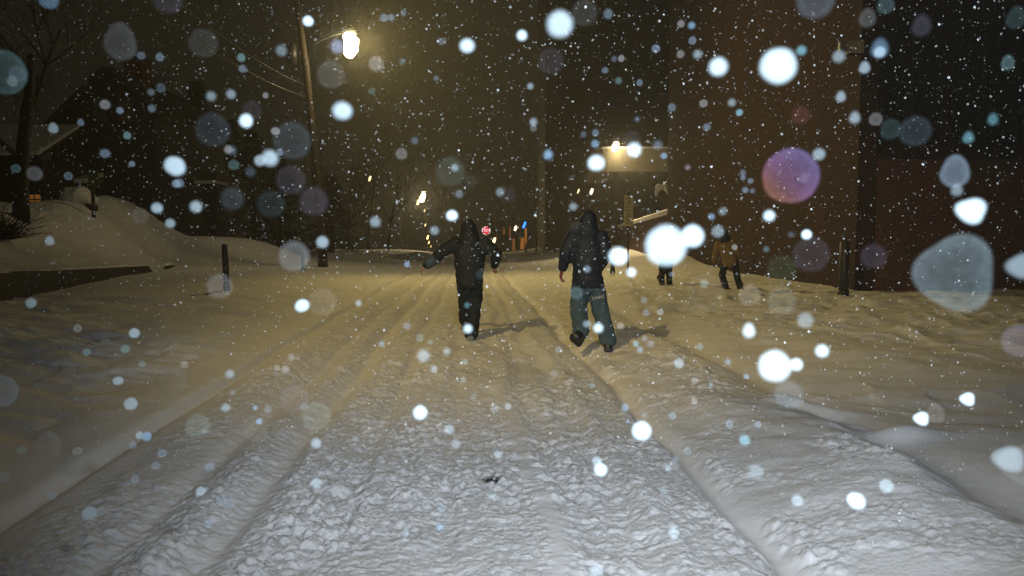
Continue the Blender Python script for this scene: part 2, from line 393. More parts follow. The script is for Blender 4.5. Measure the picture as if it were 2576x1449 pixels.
def boot(mb, ankle, toe_dir, k=1.0, up=Vector((0, 0, 1))):
    t = toe_dir.normalized()
    sd = t.cross(up).normalized(); u = sd.cross(t).normalized()
    limb(mb, [ankle + u*.16*k, ankle + u*.04*k, ankle - u*.03*k], [.068*k, .062*k, .058*k], 12)
    mb.loft([(ankle - t*.05*k - u*.045*k, .047*k, .05*k), (ankle + t*.04*k - u*.05*k, .05*k, .05*k), (ankle + t*.12*k - u*.062*k, .054*k, .038*k), (ankle + t*.19*k - u*.068*k, .046*k, .03*k)], 12, ref=sd, e=.8)
    mb.loft([(ankle - t*.06*k - u*.092*k, .05*k, .016*k), (ankle + t*.06*k - u*.096*k, .054*k, .016*k), (ankle + t*.2*k - u*.096*k, .047*k, .014*k)], 12, ref=sd, e=.6)
def person(name_label, J, dep, head_fwd, mats, opt):
    base = Vector((P(*J['hip'], dep).x, dep, 0)); base.z = gz(base.x, base.y)
    g = lambda k: P(J[k][0], J[k][1], dep + (J[k][2] if len(J[k]) > 2 else 0))
    j = {k: g(k) for k in J}
    root = empty('person', base, name_label, 'person')
    f = head_fwd.normalized(); X = Vector((1, 0, 0))
    # ---- body: head with a face, neck, torso, limbs and hands in one skin
    b = MB()
    hd = j['head']
    b.ball(hd, .077, .098, .118, 16, 12)
    b.ball(hd + f*.09 - Vector((0, 0, .02)), .017, .026, .026, 8, 6)          # nose
    b.ball(hd + f*.088 - Vector((0, 0, .068)), .026, .012, .010, 8, 6)        # mouth
    for sx in (-1, 1):
        b.ball(hd + f*.082 + X*sx*.031 + Vector((0, 0, .006)), .014, .01, .009, 8, 6)   # eyes
        b.ball(hd + X*sx*.08 - f*.005, .012, .022, .032, 8, 6)                # ears
    nk = L(j['shl'], j['shr'], .5)
    limb(b, [hd - Vector((0, 0, .08)), nk + Vector((0, 0, .02))], [.058, .07], 12)
    hips = L(j['hipl'], j['hipr'], .5); hw = (j['hipr'] - j['hipl']).length*.5 + .075; sw = (j['shr'] - j['shl']).length*.5
    b.loft([(nk, sw*.55, .085), (L(nk, hips, .12), sw*.95, .105), (L(nk, hips, .35), sw*.85, .115), (L(nk, hips, .65), sw*.72, .10), (L(nk, hips, .9), hw*.95, .115), (hips - Vector((0, 0, .03)), hw, .12)], 18)
    for sd in 'lr':
        limb(b, [j['sh'+sd], j['el'+sd], j['ha'+sd]], [.062, .043, .03])
        limb(b, [j['hip'+sd], j['kn'+sd], j['an'+sd]], [.088, .058, .042])
        if opt.get('ha'+sd, True):
            d = j['ha'+sd] - j['el'+sd]; hand(b, j['ha'+sd] + d.normalized()*.01, d, (Vector((0, 1, 0)) if sd == 'l' else Vector((0, 1, 0))), opt.get('hs', 1.05), opt.get('curl', .55))
    finish_cloth('body', b, mats['skin'], root, .009, 0)
    # ---- jacket
    c = MB(); px = opt.get('puff', .045); hem = L(nk, hips, opt.get('hem', 1.02)); hx = Vector((0, 0, opt.get('hemdrop', .06)))
    c.loft([(nk + Vector((0, 0, .03)), sw*.5, .11), (L(nk, hem, .1), sw*.98, .125 + px*.5), (L(nk, hem, .3), sw*.98 + px*.3, .14 + px*.6), (L(nk, hem, .55), sw*.9 + px*.5, .145 + px*.6), (L(nk, hem, .8), max(sw*.82, hw*.98) + px*.4, .15 + px*.5), (hem - hx, hw + px*.6, .155 + px*.3)], 20, e=.9)
    for sd in 'lr':
        e2 = j['el'+sd]; h2 = L(j['el'+sd], j['ha'+sd], .98)
        limb(c, [L(j['sh'+sd], nk, .12), L(j['sh'+sd], e2, .5), e2, L(e2, h2, .55), h2], [.085 + px*.4, .078 + px*.35, .068 + px*.35, .058 + px*.3, .05 + px*.2])
    jk = finish_cloth('jacket', c, mats['jacket'], root, .02, opt.get('wr', .013), opt.get('fq', (6, 6, 15)), opt['seed'])
    if opt.get('lit_sleeve'):
        for sd in opt['lit_sleeve']:
            q = MB(); e2, h2 = j['el'+sd], j['ha'+sd]
            limb(q, [L(e2, h2, .28), L(e2, h2, .65), L(e2, h2, .93)], [.084, .078, .071]); finish_cloth('flash_lit_sleeve', q, mats['lit_sleeve'], jk, .014, .006, (9, 9, 9), 3)  # added sleeve piece whose paler colour stands for the flash-lit forearm
    # ---- hood
    q = MB(); up = Vector((0, 0, 1))
    tip = j.get('tip', hd + up*.16)
    q.loft([(nk + up*.0 - f*.01, .155, .13), (L(nk, hd, .45) - f*.015, .15, .145), (hd - f*.012 + up*.0, .128, .15), (L(hd, tip, .45) - f*.015, .118, .138), (L(hd, tip, .74) - f*.02, .082, .10)], 18)
    finish_cloth('hood', q, mats['jacket'], root, .016, .008, (9, 9, 11), opt['seed'] + 5)
    # ---- trousers
    t = MB(); tw = opt.get('baggy', .03)
    t.loft([(L(nk, hips, .86), hw*.98, .13), (hips, hw + .02, .14), (hips - Vector((0, 0, .08)), hw + .015, .135)], 18)
    for sd in 'lr':
        h, k2, a = j['hip'+sd], j['kn'+sd], j['an'+sd]
        limb(t, [h, L(h, k2, .5), k2, L(k2, a, .5), a, a + (a - k2).normalized()*.03], [.10 + tw*.4, .092 + tw*.6, .075 + tw, .07 + tw, .072 + tw, .07 + tw*.9], 16)
    tr = finish_cloth('trousers', t, mats['trousers'], root, .017, .011, (8, 8, 17), opt['seed'] + 9)
    # ---- boots
    for sd in 'lr':
        q = MB(); boot(q, j['an'+sd] - Vector((0, 0, .03)) + opt.get('bo'+sd, Vector()), opt['toe'+sd], opt.get('bk', 1.15), opt.get('bup'+sd, Vector((0, 0, 1))))
        finish_cloth('boot', q, mats.get('boot'+sd, mats['boot']), root, .011, .002, (20, 20, 20), 1)
    # ---- gloves worn over the hands
    for sd in opt.get('gloves', ''):
        q = MB(); d = j['ha'+sd] - j['el'+sd]; hand(q, j['ha'+sd] + d.normalized()*.01, d, Vector((0, 1, 0)), opt.get('hs', 1.05)*1.12, opt.get('curl', .55))
        finish_cloth('glove', q, mats['glove'], root, .0075, 0)
    return root, j, jk, tr
away = Vector((0, 1, -.12))
base_m = dict(skin=M['skin'], boot=M['boot'], glove=M['glove'], lit_sleeve=M['lit_sleeve_cloth'])
J1 = dict(head=(1181, 585, .04), tip=(1177, 553, 0), shl=(1144, 611, 0), shr=(1220, 614, 0), ell=(1104, 641, .06), hal=(1072, 669, .12), elr=(1249, 638, -.1), har=(1244, 668, .06),
          hip=(1180, 700), hipl=(1166, 700, 0), hipr=(1196, 700, 0), knl=(1171, 752, .12), knr=(1196, 750, .10), anl=(1171, 803, .42), anr=(1186, 838, -.02))
p1 = person('person in black hooded jacket and black trousers running up the street, arms out', J1, 11.0, away,
       dict(base_m, jacket=M['black_cloth'], trousers=M['black_cloth_b'], bootr=M['boot_grey']),
       dict(seed=1, toel=Vector((-.1, 1, -.2)), toer=Vector((.05, 1, -.45)), lit_sleeve='l', gloves='', puff=.06, hem=1.02, baggy=.032, curl=.9))
J2 = dict(head=(1477, 566, .04), tip=(1483, 531, 0), shl=(1441, 592, 0), shr=(1514, 594, 0), ell=(1424, 636, -.02), hal=(1415, 676, .06), elr=(1525, 640, -.06), har=(1506, 676, .16),
          hip=(1477, 700), hipl=(1460, 706, 0), hipr=(1497, 706, 0), knl=(1455, 776, .06), knr=(1510, 778, .08), anl=(1461, 832, -.18), anr=(1530, 856, -.06))
p2 = person('person in navy hooded jacket and slate blue trousers striding away with one heel lifted', J2, 9.85, away,
       dict(base_m, jacket=M['navy_cloth'], trousers=M['jean']),
       dict(seed=21, toel=Vector((-.35, .45, -1.0)), bupl=Vector((0, -.8, .6)), toer=Vector((.15, 1, -.35)), gloves='l', puff=.06, hem=1.0, hemdrop=.02, baggy=.04, hs=1.1, curl=.6))
# pale stitched lettering-like emblem across the right seat of the trousers (letters cannot be read)
mb = MB(); x0, y0 = 1489, 752
for pts in (((0, -6), (5, -2), (1, 4)), ((7, 2), (11, -7), (13, 1)), ((13, -2), (17, -8), (18, 0)), ((19, 0), (20, -9), (22, -4), (24, -10), (26, -1)), ((31, -11), (27, -9), (31, -5), (28, -2))):
    mb.tube([P(x0 + a, y0 + c*.9, 9.85 - .205 + abs(a - 8)*.0028) for a, c in pts], .0045, 5)
mb.build('stitched_emblem', M['thread'], p2[3])
J3 = dict(head=(1818, 590, .10), tip=(1814, 572, .06), shl=(1806, 612, .1), shr=(1843, 606, -.05), ell=(1801, 634, .22), hal=(1795, 656, .3), elr=(1856, 634, -.02), har=(1846, 660, .22),
          hip=(1836, 656), hipl=(1826, 657, .05), hipr=(1847, 656, -.03), knl=(1816, 692, .2), knr=(1853, 690, .05), anl=(1826, 724, .05), anr=(1863, 727, -.1))
p3 = person('person in ochre jacket and black trousers stooping beside the brick building', J3, 21.2, Vector((-.6, .7, -.3)),
       dict(base_m, jacket=M['ochre'], trousers=M['black_cloth_b'], glove=M['boot']),
       dict(seed=41, toel=Vector((.3, .8, -.1)), toer=Vector((.3, .9, -.1)), gloves='lr', puff=.05, hem=.98, baggy=.02, bk=1.1))
for ob in p3[0].children:
    if ob.name.startswith('hood'): ob.data.materials[0] = M['navy_cloth']
J4 = dict(head=(1677, 590, 0), tip=(1677, 573, 0), shl=(1660, 606, 0), shr=(1693, 606, 0), ell=(1655, 634, .06), hal=(1660, 656, .2), elr=(1697, 634, .05), har=(1692, 656, .2),
          hip=(1676, 655), hipl=(1668, 656, 0), hipr=(1684, 656, 0), knl=(1665, 684, .15), knr=(1683, 686, .1), anl=(1664, 706, -.12), anr=(1684, 716, 0))
p4 = person('person in dark clothes and grey boots mostly hidden behind the biggest white snowflake', J4, 22.6, away,
       dict(base_m, jacket=M['navy_cloth'], trousers=M['black_cloth_b'], bootr=M['boot_grey'], glove=M['boot']),
       dict(seed=61, toel=Vector((-.3, .6, -.6)), toer=Vector((.1, 1, -.1)), gloves='lr', puff=.03, hem=1.0, baggy=.02))

# ------------------------------------------------------------------ brick tower and walls, right
BD = 20.0
bx = P(2150, 700, BD).x; ang = -.045
def side_x(y): return bx + ang*(y - BD)
root = empty('brick_building', (bx + 4, 24, 0), 'tall brown brick building filling the right side of the street', 'building')
FY = 40.0
mb = MB(); px2 = P(2210, 300, BD).x
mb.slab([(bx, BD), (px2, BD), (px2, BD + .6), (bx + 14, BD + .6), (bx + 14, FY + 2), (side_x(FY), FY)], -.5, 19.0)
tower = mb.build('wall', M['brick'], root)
lz = P(2300, 400, BD).z
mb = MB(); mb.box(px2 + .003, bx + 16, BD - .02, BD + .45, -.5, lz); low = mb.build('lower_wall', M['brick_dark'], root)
mb = MB(); mb.box(px2 + .003, bx + 16, BD - .09, BD + .50, lz + .003, lz + .14); mb.build('ledge', M['stone'], root, bevel=.01)
for k in range(4):
    x0 = px2 + .25 + k*1.9
    for zz in (lz + .5, lz + 4.4):
        mb = MB(); mb.box(x0, x0 + 1.7, BD + .50, BD + .58, zz, zz + 3.2); w_ = mb.build('window', M['glass'], root)
        fr = MB()
        for a in (0, .82, 1.64): fr.box(x0 + a, x0 + a + .06, BD + .46, BD + .497, zz, zz + 3.2)
        for a in (0, 1.55, 3.14): fr.box(x0 + .063, x0 + 1.637, BD + .455, BD + .494, zz + a, zz + a + .06)
        fr.build('window_frame', M['iron'], w_)
# flood light at the corner
fl = P(2138, 126, BD - .3)
lr = empty('wall_light', fl, 'unlit grey box light fixed high on the corner of the brick building', 'wall light')
mb = MB(); mb.box(fl.x - .10, fl.x + .32, fl.y - .12, fl.y + .06, fl.z - .10, fl.z + .22); mb.build('housing', M['concrete'], lr, bevel=.02)
mb = MB(); mb.box(fl.x - .30, fl.x - .103, fl.y - .10, fl.y + .04, fl.z - .05, fl.z + .20); mb.build('side_box', M['steel'], lr, bevel=.015)
mb = MB(); mb.tube([(fl.x + .1, fl.y + .062, fl.z), (fl.x + .1, BD + .05, fl.z)], .04); mb.build('bracket', M['iron'], lr)
mb = MB(); mb.box(fl.x - .05, fl.x + .28, fl.y - .1, fl.y + .05, fl.z - .135, fl.z - .103); mb.build('lens', M['glass'], lr)

# snow topped ramp wall beyond the brick building
A0, A1 = P(1714, 528, 40.0), P(1520, 585, 60.0)
root = empty('ramp_wall', (A0.x, A0.y, 0), 'brown brick ramp wall sloping down beside the brick building under thick snow', 'wall')
root.location = (A1.x, A1.y, 0)
d = Vector((A1.x - A0.x, A1.y - A0.y, 0)); nrm = Vector((d.y, -d.x, 0)).normalized()
if nrm.x < 0: nrm = -nrm
a, b_ = Vector((A0.x + .1, A0.y, 0)), Vector((A1.x, A1.y, 0))
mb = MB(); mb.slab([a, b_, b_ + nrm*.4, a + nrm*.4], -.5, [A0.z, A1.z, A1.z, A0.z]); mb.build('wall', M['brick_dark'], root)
mb = MB(); rings = []
for i in range(25):
    t = i/24; p = Vector(L(A0, A1, t)); p = Vector((p.x, p.y, p.z + .15)) + nrm*.2
    dip = 1.0 - .75*math.exp(-((t - .88)/.03)**2)
    rings.append((p - Vector((0, 0, .10*(1 - dip))), .30*(.5 + .5*dip), (.30 - .12*t + .03*math.sin(i*1.7))*dip*.62))
mb.loft(rings, 14, ref=nrm); mb.build('snow_cap', M['drift'], root, True)
# bent snowy sapling above the wall
s0 = P(1643, 532, 47); s1 = P(1668, 470, 47.3)
root = empty('sapling', s0, 'bent sapling with a clump of snow on its crown above the ramp wall', 'tree')
mb = MB(); mb.tube([s0 - Vector((.2, 0, 2.0)), s0 - Vector((.1, 0, .4)), P(1651, 505, 47), P(1659, 482, 47.1), s1, P(1680, 478, 47.2)], [.05, .045, .035, .03, .025, .015], 7); mb.build('trunk', M['bark'], root, True)
random.seed(3)
mb = MB()
for i in range(40):
    t = random.random(); c0 = P(1652 + 40*t, 485 - 42*math.sin(t*2.6)*.55 + random.uniform(-4, 6), 47.2 + random.uniform(-.4, .4))
    mb.tube([c0, c0 + Vector((random.uniform(-.25, .25), random.uniform(-.3, .3), random.uniform(-.9, -.2)))], [.018, .006], 4)
cr = mb.build('crown', M['bark'], root)
mb = MB(); pts = [P(1651, 493, 47.2), P(1654, 478, 47.2), P(1661, 467, 47.2), P(1671, 466, 47.2), P(1681, 476, 47.2), P(1686, 492, 47.2)]
mb.loft([(p, r, r*.8) for p, r in zip(pts, (.08, .17, .24, .27, .22, .10))], 10); finish_cloth('snow_load', mb, M['drift'], cr, .05, .05, (5, 5, 5), 4)

# ------------------------------------------------------------------ dark building with canopy, centre right
D2 = 66.0; xl = P(1372, 300, D2).x
root = empty('office_block', (xl + 6, D2 + 6, 0), 'tall black office block behind a lit canopy left of the brick building', 'building')
mb = MB(); mb.box(xl, xl + 26, D2, D2 + 20, -3, 30); mb.build('wall', M['dark_wall'], root)
for r in range(6):
    for c in range(6):
        x0 = xl + 1 + c*3.6; z0 = 9.5 + r*3.4
        mb = MB(); mb.box(x0, x0 + 2.4, D2 - .06, D2 - .005, z0, z0 + 1.9); mb.build('window', M['glass'], root)
DC = 54.0
c0 = P(1505, 400, DC); c1 = P(1716, 400, DC); zt = P(1600, 374, DC).z; zb = P(1600, 431, DC).z
pts = [(c0.x + 1.1, DC)] + [(c1.x + 2, DC), (c1.x + 2, D2 - .01), (c0.x, D2 - .01), (c0.x, DC + 1.1)] + [(c0.x + 1.1 - 1.1*math.sin(t*math.pi/8), DC + 1.1 - 1.1*math.cos(t*math.pi/8)) for t in (3, 2, 1)]
mb = MB(); mb.slab(pts, zb, zt); can = mb.build('canopy', M['concrete'], root)
mb = MB(); mb.slab([(x_, y_ + .05) for x_, y_ in pts], zt + .003, zt + .16); mb.build('snow_cap', M['drift'], can)
for k, cx in enumerate((c0.x + 1.5, c0.x + 5.2)):
    mb = MB(); mb.tube([(cx, DC + 1.2, -.5), (cx, DC + 1.2, zb - .003)], .28, 12); mb.build('column', M['dark_wall'], root, True)
mb = MB(); mb.box(c0.x + 1, c1.x + 1, D2 - .07, D2 - .004, .3, 4.2); mb.build('entrance_glazing', M['glass'], root)
def glow(name, px, py, dep, col, st, label, cat, r=.16, tall=1.6, group=None, lean=.35, power=0, lrad=.15):
    """a small lit lantern: housing on a short stem with a bright lens"""
    c = P(px, py, dep); rt = empty(name, c, label, cat, group)
    mb = MB(); mb.loft([(c + Vector((-lean*r*tall, 0, -r*tall)), r*.75, r*.7), (c, r, r*.8), (c + Vector((lean*r*tall, 0, r*tall)), r*.75, r*.7)], 10)
    mb.build('lens', emit_mat('lit_lens', col, st), rt, True)
    h = MB(); q = c + Vector((lean*r*tall*1.1, .02, r*tall*1.75)); h.loft([(q - Vector((r*.8, 0, 0)), r*.7, r*.35), (q + Vector((r*.8, 0, .02)), r*.7, r*.35)], 8); h.build('housing', M['iron'], rt, True)
    if power:
        ld = bpy.data.lights.new(name + '_light', 'POINT'); ld.energy = power; ld.color = col; ld.shadow_soft_size = lrad
        lo = bpy.data.objects.new(name + '_light', ld); C.objects.link(lo); lo.location = c + Vector((0, -r*1.6, -r*tall*.6)); lo.parent = rt; lo.matrix_parent_inverse = Matrix.Translation(-c)
    return rt, c
WARM = (1.0, .78, .42)
glow('canopy_light', 1548, 369, DC - .35, (1, .82, .45), 14, 'bright rhombic lamp fixed to the top edge of the lit canopy', 'lamp', .24, 1.0, power=130, lrad=.2)
glow('entrance_light', 1455, 481, 62, (1, .8, .45), 3, 'dim slim lamp left of the pair near the office entrance', 'lamp', .07, 2.2, power=0)
glow('entrance_light', 1488, 482, 62, (1, .8, .5), 3.5, 'brighter slim lamp close above the right walker', 'lamp', .13, 1.5)

# ------------------------------------------------------------------ bollards and signs
def bollard(px, py, dep, h, r, label, snow=True, lean=0.0):
    c = P(px, py, dep); z0 = gz(c.x, dep)
    rt = empty('bollard', (c.x, dep, z0), label, 'bollard', 'dark bollards standing in the snow')
    mb = MB(); mb.tube([(c.x, dep, z0 - .3), (c.x + lean*h*.5, dep, z0 + h*.5), (c.x + lean*h, dep, z0 + h - .02), (c.x + lean*h, dep, z0 + h)], [r, r*.98, r*.96, r*.8], 16); mb.build('post', M['iron'], rt, True)
    mb = MB(); mb.tube([(c.x, dep, z0 + .02), (c.x, dep, z0 + .14)], [r*1.16, r*1.12], 16); mb.build('base_collar', M['iron'], rt, True)
    if snow:
        mb = MB(); mb.ball((c.x + lean*h, dep, z0 + h + .003), r*.8, r*.8, .05, 12, 8); mb.build('snow_cap', M['drift'], rt, True)
bollard(2121, 752, 18.3, 1.32, .115, 'thick black bollard at the corner of the brick building', False)
bollard(571, 724, 18.2, 1.12, .075, 'slim dark bollard on the left verge in front of the snow bank', False, -.03)
bollard(762, 680, 28.5, .98, .06, 'thin bollard near the foot of the utility pole', False)
bollard(1541, 687, 30, .6, .09, 'short dark bollard beside the right walker', True)
bollard(1349, 640, 68, 1.15, .09, 'far dark post standing in the street beyond both walkers', False)
bollard(1323, 636, 72, .9, .07, 'farthest thin post before the orange lit shopfront', False)

sg = P(1223, 580, 73); gzs = gz(sg.x, 73)
rt = empty('stop_sign', (sg.x, 73, gzs), 'red octagonal stop sign with white lettering on a steel post', 'stop sign')
mb = MB(); mb.tube([(sg.x, 73.05, gzs - .3), (sg.x, 73.05, sg.z + .3)], .035, 8); mb.build('post', M['steel'], rt)
def octo(r, y0, y1): return MB().prism([(sg.x + r*math.cos(R(22.5 + 45*i)), sg.z + r*math.sin(R(22.5 + 45*i))) for i in range(8)], y0, y1)
octo(.425, 72.98, 73.01).build('border', M['sign_white'], rt); face = octo(.385, 72.974, 72.979).build('face', M['sign_red'], rt)
def text_mesh(name, txt, size, loc, mat, parent, ext=.002):
    cu = bpy.data.curves.new(name, 'FONT'); cu.body = txt; cu.size = size; cu.align_x = 'CENTER'; cu.align_y = 'CENTER'; cu.extrude = ext; cu.offset = size*.004
    o = bpy.data.objects.new('tmp', cu); C.objects.link(o); bpy.context.view_layer.update()
    me = bpy.data.meshes.new_from_object(o.evaluated_get(bpy.context.evaluated_depsgraph_get())); bpy.data.objects.remove(o)
    me.transform(Matrix.Translation(loc) @ Matrix.Rotation(math.pi/2, 4, 'X'))
    return link(name, me, mat, parent)
text_mesh('lettering', 'STOP', .36, Vector((sg.x, 72.971, sg.z)), M['sign_white'], face)
rt.rotation_euler = (.006, 0, math.atan2(.15 - sg.x, 73.2))
mb = MB(); mb.box(sg.x - .19, sg.x + .24, 72.99, 73.01, sg.z - 1.05, sg.z - .55); mb.build('lower_plate', M['green_panel'], rt, bevel=.006)

pk = P(1581, 530, 28.5); gzp = gz(pk.x, 28.5)
rt = empty('parking_sign', (pk.x, 28.5, gzp), 'two frosted beige sign plates stacked on a dark post before the ramp wall', 'road sign')
mb = MB(); mb.tube([(pk.x, 28.5, gzp - .3), (pk.x, 28.5, P(1581, 480, 28.5).z)], .035, 8); mb.build('post', M['iron'], rt)
zz = lambda y: P(1581, y, 28.5).z
for a, c in ((491, 528), (530, 569)):
    mb = MB(); mb.box(pk.x - .17, pk.x + .17, 28.44, 28.46, zz(c), zz(a)); pl = mb.build('sign_plate', M['sign_beige'], rt, bevel=.006)
    mb = MB(); zc = (zz(a) + zz(c))/2
    for k, (wx, dz) in enumerate(((.11, .15), (.09, .07), (.12, -.01), (.07, -.09))): mb.box(pk.x - wx, pk.x + wx*(.6 + .3*(k % 2)), 28.434, 28.438, zc + dz, zc + dz + .025)
    mb.prism([(pk.x - .12, zc - .17), (pk.x - .06, zc - .20), (pk.x - .06, zc - .18), (pk.x + .1, zc - .18), (pk.x + .1, zc - .16), (pk.x - .06, zc - .16), (pk.x - .06, zc - .14)], 28.434, 28.438)
    mb.build('sign_marks', M['sign_ink'], pl)
bs = P(235, 448, 30.0); zg = gz(bs.x, 30)
rt = empty('green_sign', (bs.x - .07, 30, zg), 'tall faded green sign panel on a post at the top of the left snow bank', 'sign')
mb = MB(); mb.box(bs.x - .21, bs.x + .21, 29.97, 30.0, P(235, 469, 30).z, P(235, 427, 30).z); mb.build('panel', M['green_panel'], rt, bevel=.005)
mb = MB(); mb.tube([(bs.x - .07, 30.05, zg - .3), (bs.x - .07, 30.05, P(235, 425, 30).z)], .07, 8); mb.build('post', M['iron'], rt)

# low stone wall along the left verge
root = empty('stone_wall', (wall_x(20), 20, 0), 'low black stone wall showing between the snow bank and the left verge', 'wall')
seg = []
for i in range(60):
    y = 6 + i*.55; seg.append((wall_x(y), y, float(np.interp(y, WT_Y, WT_Z)) - .04))
mb = MB(); vs, fs = [], []
for (x_, y_, z_) in seg:
    vs += [(x_ + .13, y_, -.2), (x_ + .10, y_, z_), (x_ - .35, y_, z_ + .01), (x_ - .35, y_, -.2)]
for i in range(len(seg) - 1):
    for k in range(4):
        j_ = (k + 1) % 4; fs.append((4*i + k, 4*i + j_, 4*i + 4 + j_, 4*i + 4 + k))
fs += [(3, 2, 1, 0), tuple(4*(len(seg)-1) + k for k in range(4))]
mb.v, mb.f = vs, fs; mb.build('wall', M['stone'], root)
# snow that has drifted over the far end of the wall
w0 = P(200, 526, 31.0)
rt = empty('garden_wall', (w0.x, 31, gz(w0.x, 31)), 'short dark garden wall under a snow pile at the foot of the green sign', 'wall')
mb = MB(); mb.box(P(165, 520, 31).x, P(231, 520, 31).x, 30.9, 31.5, P(200, 545, 31).z, P(200, 514, 31).z); mb.build('wall', M['stone'], rt, bevel=.04)
mb = MB(); mb.loft([(P(160, 508, 31.3), .35, .2), (P(182, 498, 31.3), .6, .45), (P(208, 497, 31.3), .6, .5), (P(228, 505, 31.3), .4, .25)], 12, ref=(0, 1, 0)); finish_cloth('snow_pile', mb, M['drift'], rt, .06, .05, (2, 2, 2), 8)

# ------------------------------------------------------------------ houses, left
def zat(py, dep): return P(0, py, dep).z
def xat(px, dep): return P(px, 600, dep).x
def wbox(px0, px1, py0, py1, dep, mat, parent, name='window', frame=True):
    mb = MB(); mb.box(xat(px0, dep), xat(px1, dep), dep - .05, dep - .004, zat(py1, dep), zat(py0, dep)); w_ = mb.build(name, mat, parent)
    if frame:
        a0, a1, b0, b1 = xat(px0, dep), xat(px1, dep), zat(py1, dep), zat(py0, dep); fr = MB(); t = .07
        fr.box(a0 - t, a0 - .002, dep - .08, dep - .003, b0 - t, b1 + t); fr.box(a1 + .002, a1 + t, dep - .08, dep - .003, b0 - t, b1 + t)
        fr.box(a0, a1, dep - .08, dep - .053, (b0 + b1)/2 - .03, (b0 + b1)/2 + .03)
        fr.box((a0+a1)/2 - .025, (a0+a1)/2 + .025, dep - .076, dep - .056, b0, b1)
        fr.build('window_frame', M['house'], w_)
    return w_
DH = 46.0
rt = empty('gabled_house', (xat(270, DH), DH + 5, 1.5), 'tall dark gabled house with a chimney and two attic windows', 'house')
ax, az = xat(289, DH), zat(176, DH); e1 = (xat(412, DH), zat(290, DH)); e0 = (xat(125, DH), zat(335, DH))
mb = MB(); mb.prism([(e0[0] + .3, 0), (e1[0] - .3, 0), (e1[0] - .3, e1[1]), (ax, az - .15), (e0[0] + .3, e0[1])], DH, DH + 11); mb.build('wall', M['house'], rt)
mb = MB()
def roofslab(p, q, t=.22):
    dx, dz = q[0] - p[0], q[1] - p[1]; l = math.hypot(dx, dz); nx_, nz_ = -dz/l, dx/l
    if nz_ < 0: nx_, nz_ = -nx_, -nz_
    return [(p[0], p[1]), (q[0], q[1]), (q[0] + nx_*t, q[1] + nz_*t), (p[0] + nx_*t, p[1] + nz_*t)]
mb.prism(roofslab((e0[0] - .3, e0[1] - .25), (ax, az)), DH - .5, DH + 11.4); mb.prism(roofslab((ax, az), (e1[0] + .35, e1[1] - .28)), DH - .5, DH + 11.4)
rf = mb.build('roof', M['roof'], rt)
mb = MB(); mb.box(xat(336, DH + 3), xat(381, DH + 3), DH + 2.5, DH + 3.6, 7, zat(152, DH + 3)); mb.box(xat(332, DH + 3), xat(385, DH + 3), DH + 2.4, DH + 3.7, zat(152, DH + 3) + .003, zat(146, DH + 3)); mb.build('chimney', M['brick_dark'], rf)
wbox(246, 281, 246, 305, DH, M['window'], rt); wbox(311, 346, 246, 305, DH, M['window'], rt); wbox(149, 184, 366, 426, DH, M['window'], rt)
mb = MB(); z0 = zat(462, DH - 2); mb.slab([(xat(119, DH - 2), DH - 2), (xat(222, DH - 2), DH - 2), (xat(222, DH - 2), DH - .01), (xat(119, DH - 2), DH - .01)], z0 - .25, [z0, z0, z0 + .5, z0 + .5]); pr = mb.build('porch_roof', M['roof'], rt)
mb = MB(); mb.slab([(xat(117, DH - 2), DH - 2.1), (xat(224, DH - 2), DH - 2.1), (xat(224, DH - 2), DH - .1), (xat(117, DH - 2), DH - .1)], [z0 + .003, z0 + .003, z0 + .51, z0 + .51], [z0 + .28, z0 + .28, z0 + .8, z0 + .8]); mb.build('snow_cap', M['drift'], pr, bevel=.06)
D5 = 54.0
rt = empty('low_house', (xat(430, D5), D5 + 3, 1), 'long low house with two thin lines of roof snow right of the gabled house', 'house')
mb = MB(); mb.box(xat(302, D5), xat(548, D5), D5, D5 + 7, -.5, zat(433, D5)); mb.build('wall', M['house'], rt)
z0 = zat(431, D5); mb = MB(); mb.slab([(xat(296, D5), D5 - .4), (xat(522, D5), D5 - .4), (xat(522, D5), D5 + 4), (xat(296, D5), D5 + 4)], [z0, z0, z0 + 1.2, z0 + 1.2], [z0 + .3, z0 + .3, z0 + 1.5, z0 + 1.5]); r2 = mb.build('roof', M['roof'], rt)
mb = MB(); mb.slab([(xat(296, D5), D5 - .42), (xat(522, D5), D5 - .42), (xat(522, D5), D5 + 4), (xat(296, D5), D5 + 4)], [z0 + .303, z0 + .303, z0 + 1.503, z0 + 1.503], [z0 + .45, z0 + .45, z0 + 1.7, z0 + 1.7]); mb.build('snow_cap', M['drift'], r2, bevel=.05)
z0 = zat(466, D5 - 2.5); mb = MB(); mb.slab([(xat(335, D5 - 2.5), D5 - 2.5), (xat(546, D5 - 2.5), D5 - 2.5), (xat(546, D5 - 2.5), D5 - .01), (xat(335, D5 - 2.5), D5 - .01)], z0, z0 + .1); p_ = mb.build('porch_roof', M['roof'], rt)
mb = MB(); mb.slab([(xat(335, D5 - 2.5), D5 - 2.55), (xat(546, D5 - 2.5), D5 - 2.55), (xat(546, D5 - 2.5), D5 - .1), (xat(335, D5 - 2.5), D5 - .1)], z0 + .103, z0 + .34); mb.build('snow_cap', M['drift'], p_, bevel=.05)
for px in (362, 450):
    mb = MB(); mb.box(xat(px - 3, D5 - 2.3), xat(px + 3, D5 - 2.3), D5 - 2.4, D5 - 2.2, -.5, z0 - .003); mb.build('porch_post', M['green_panel'], rt)
for px in (395, 480): wbox(px, px + 22, 482, 515, D5, M['window'], rt)
D4 = 41.0
rt = empty('cottage', (xat(30, D4), D4 + 3, 1), 'cottage under a broad snowy roof at the far left with one orange lit window', 'house')
mb = MB(); mb.box(xat(-160, D4), xat(112, D4), D4, D4 + 7, -.5, zat(400, D4)); mb.build('wall', M['house'], rt)
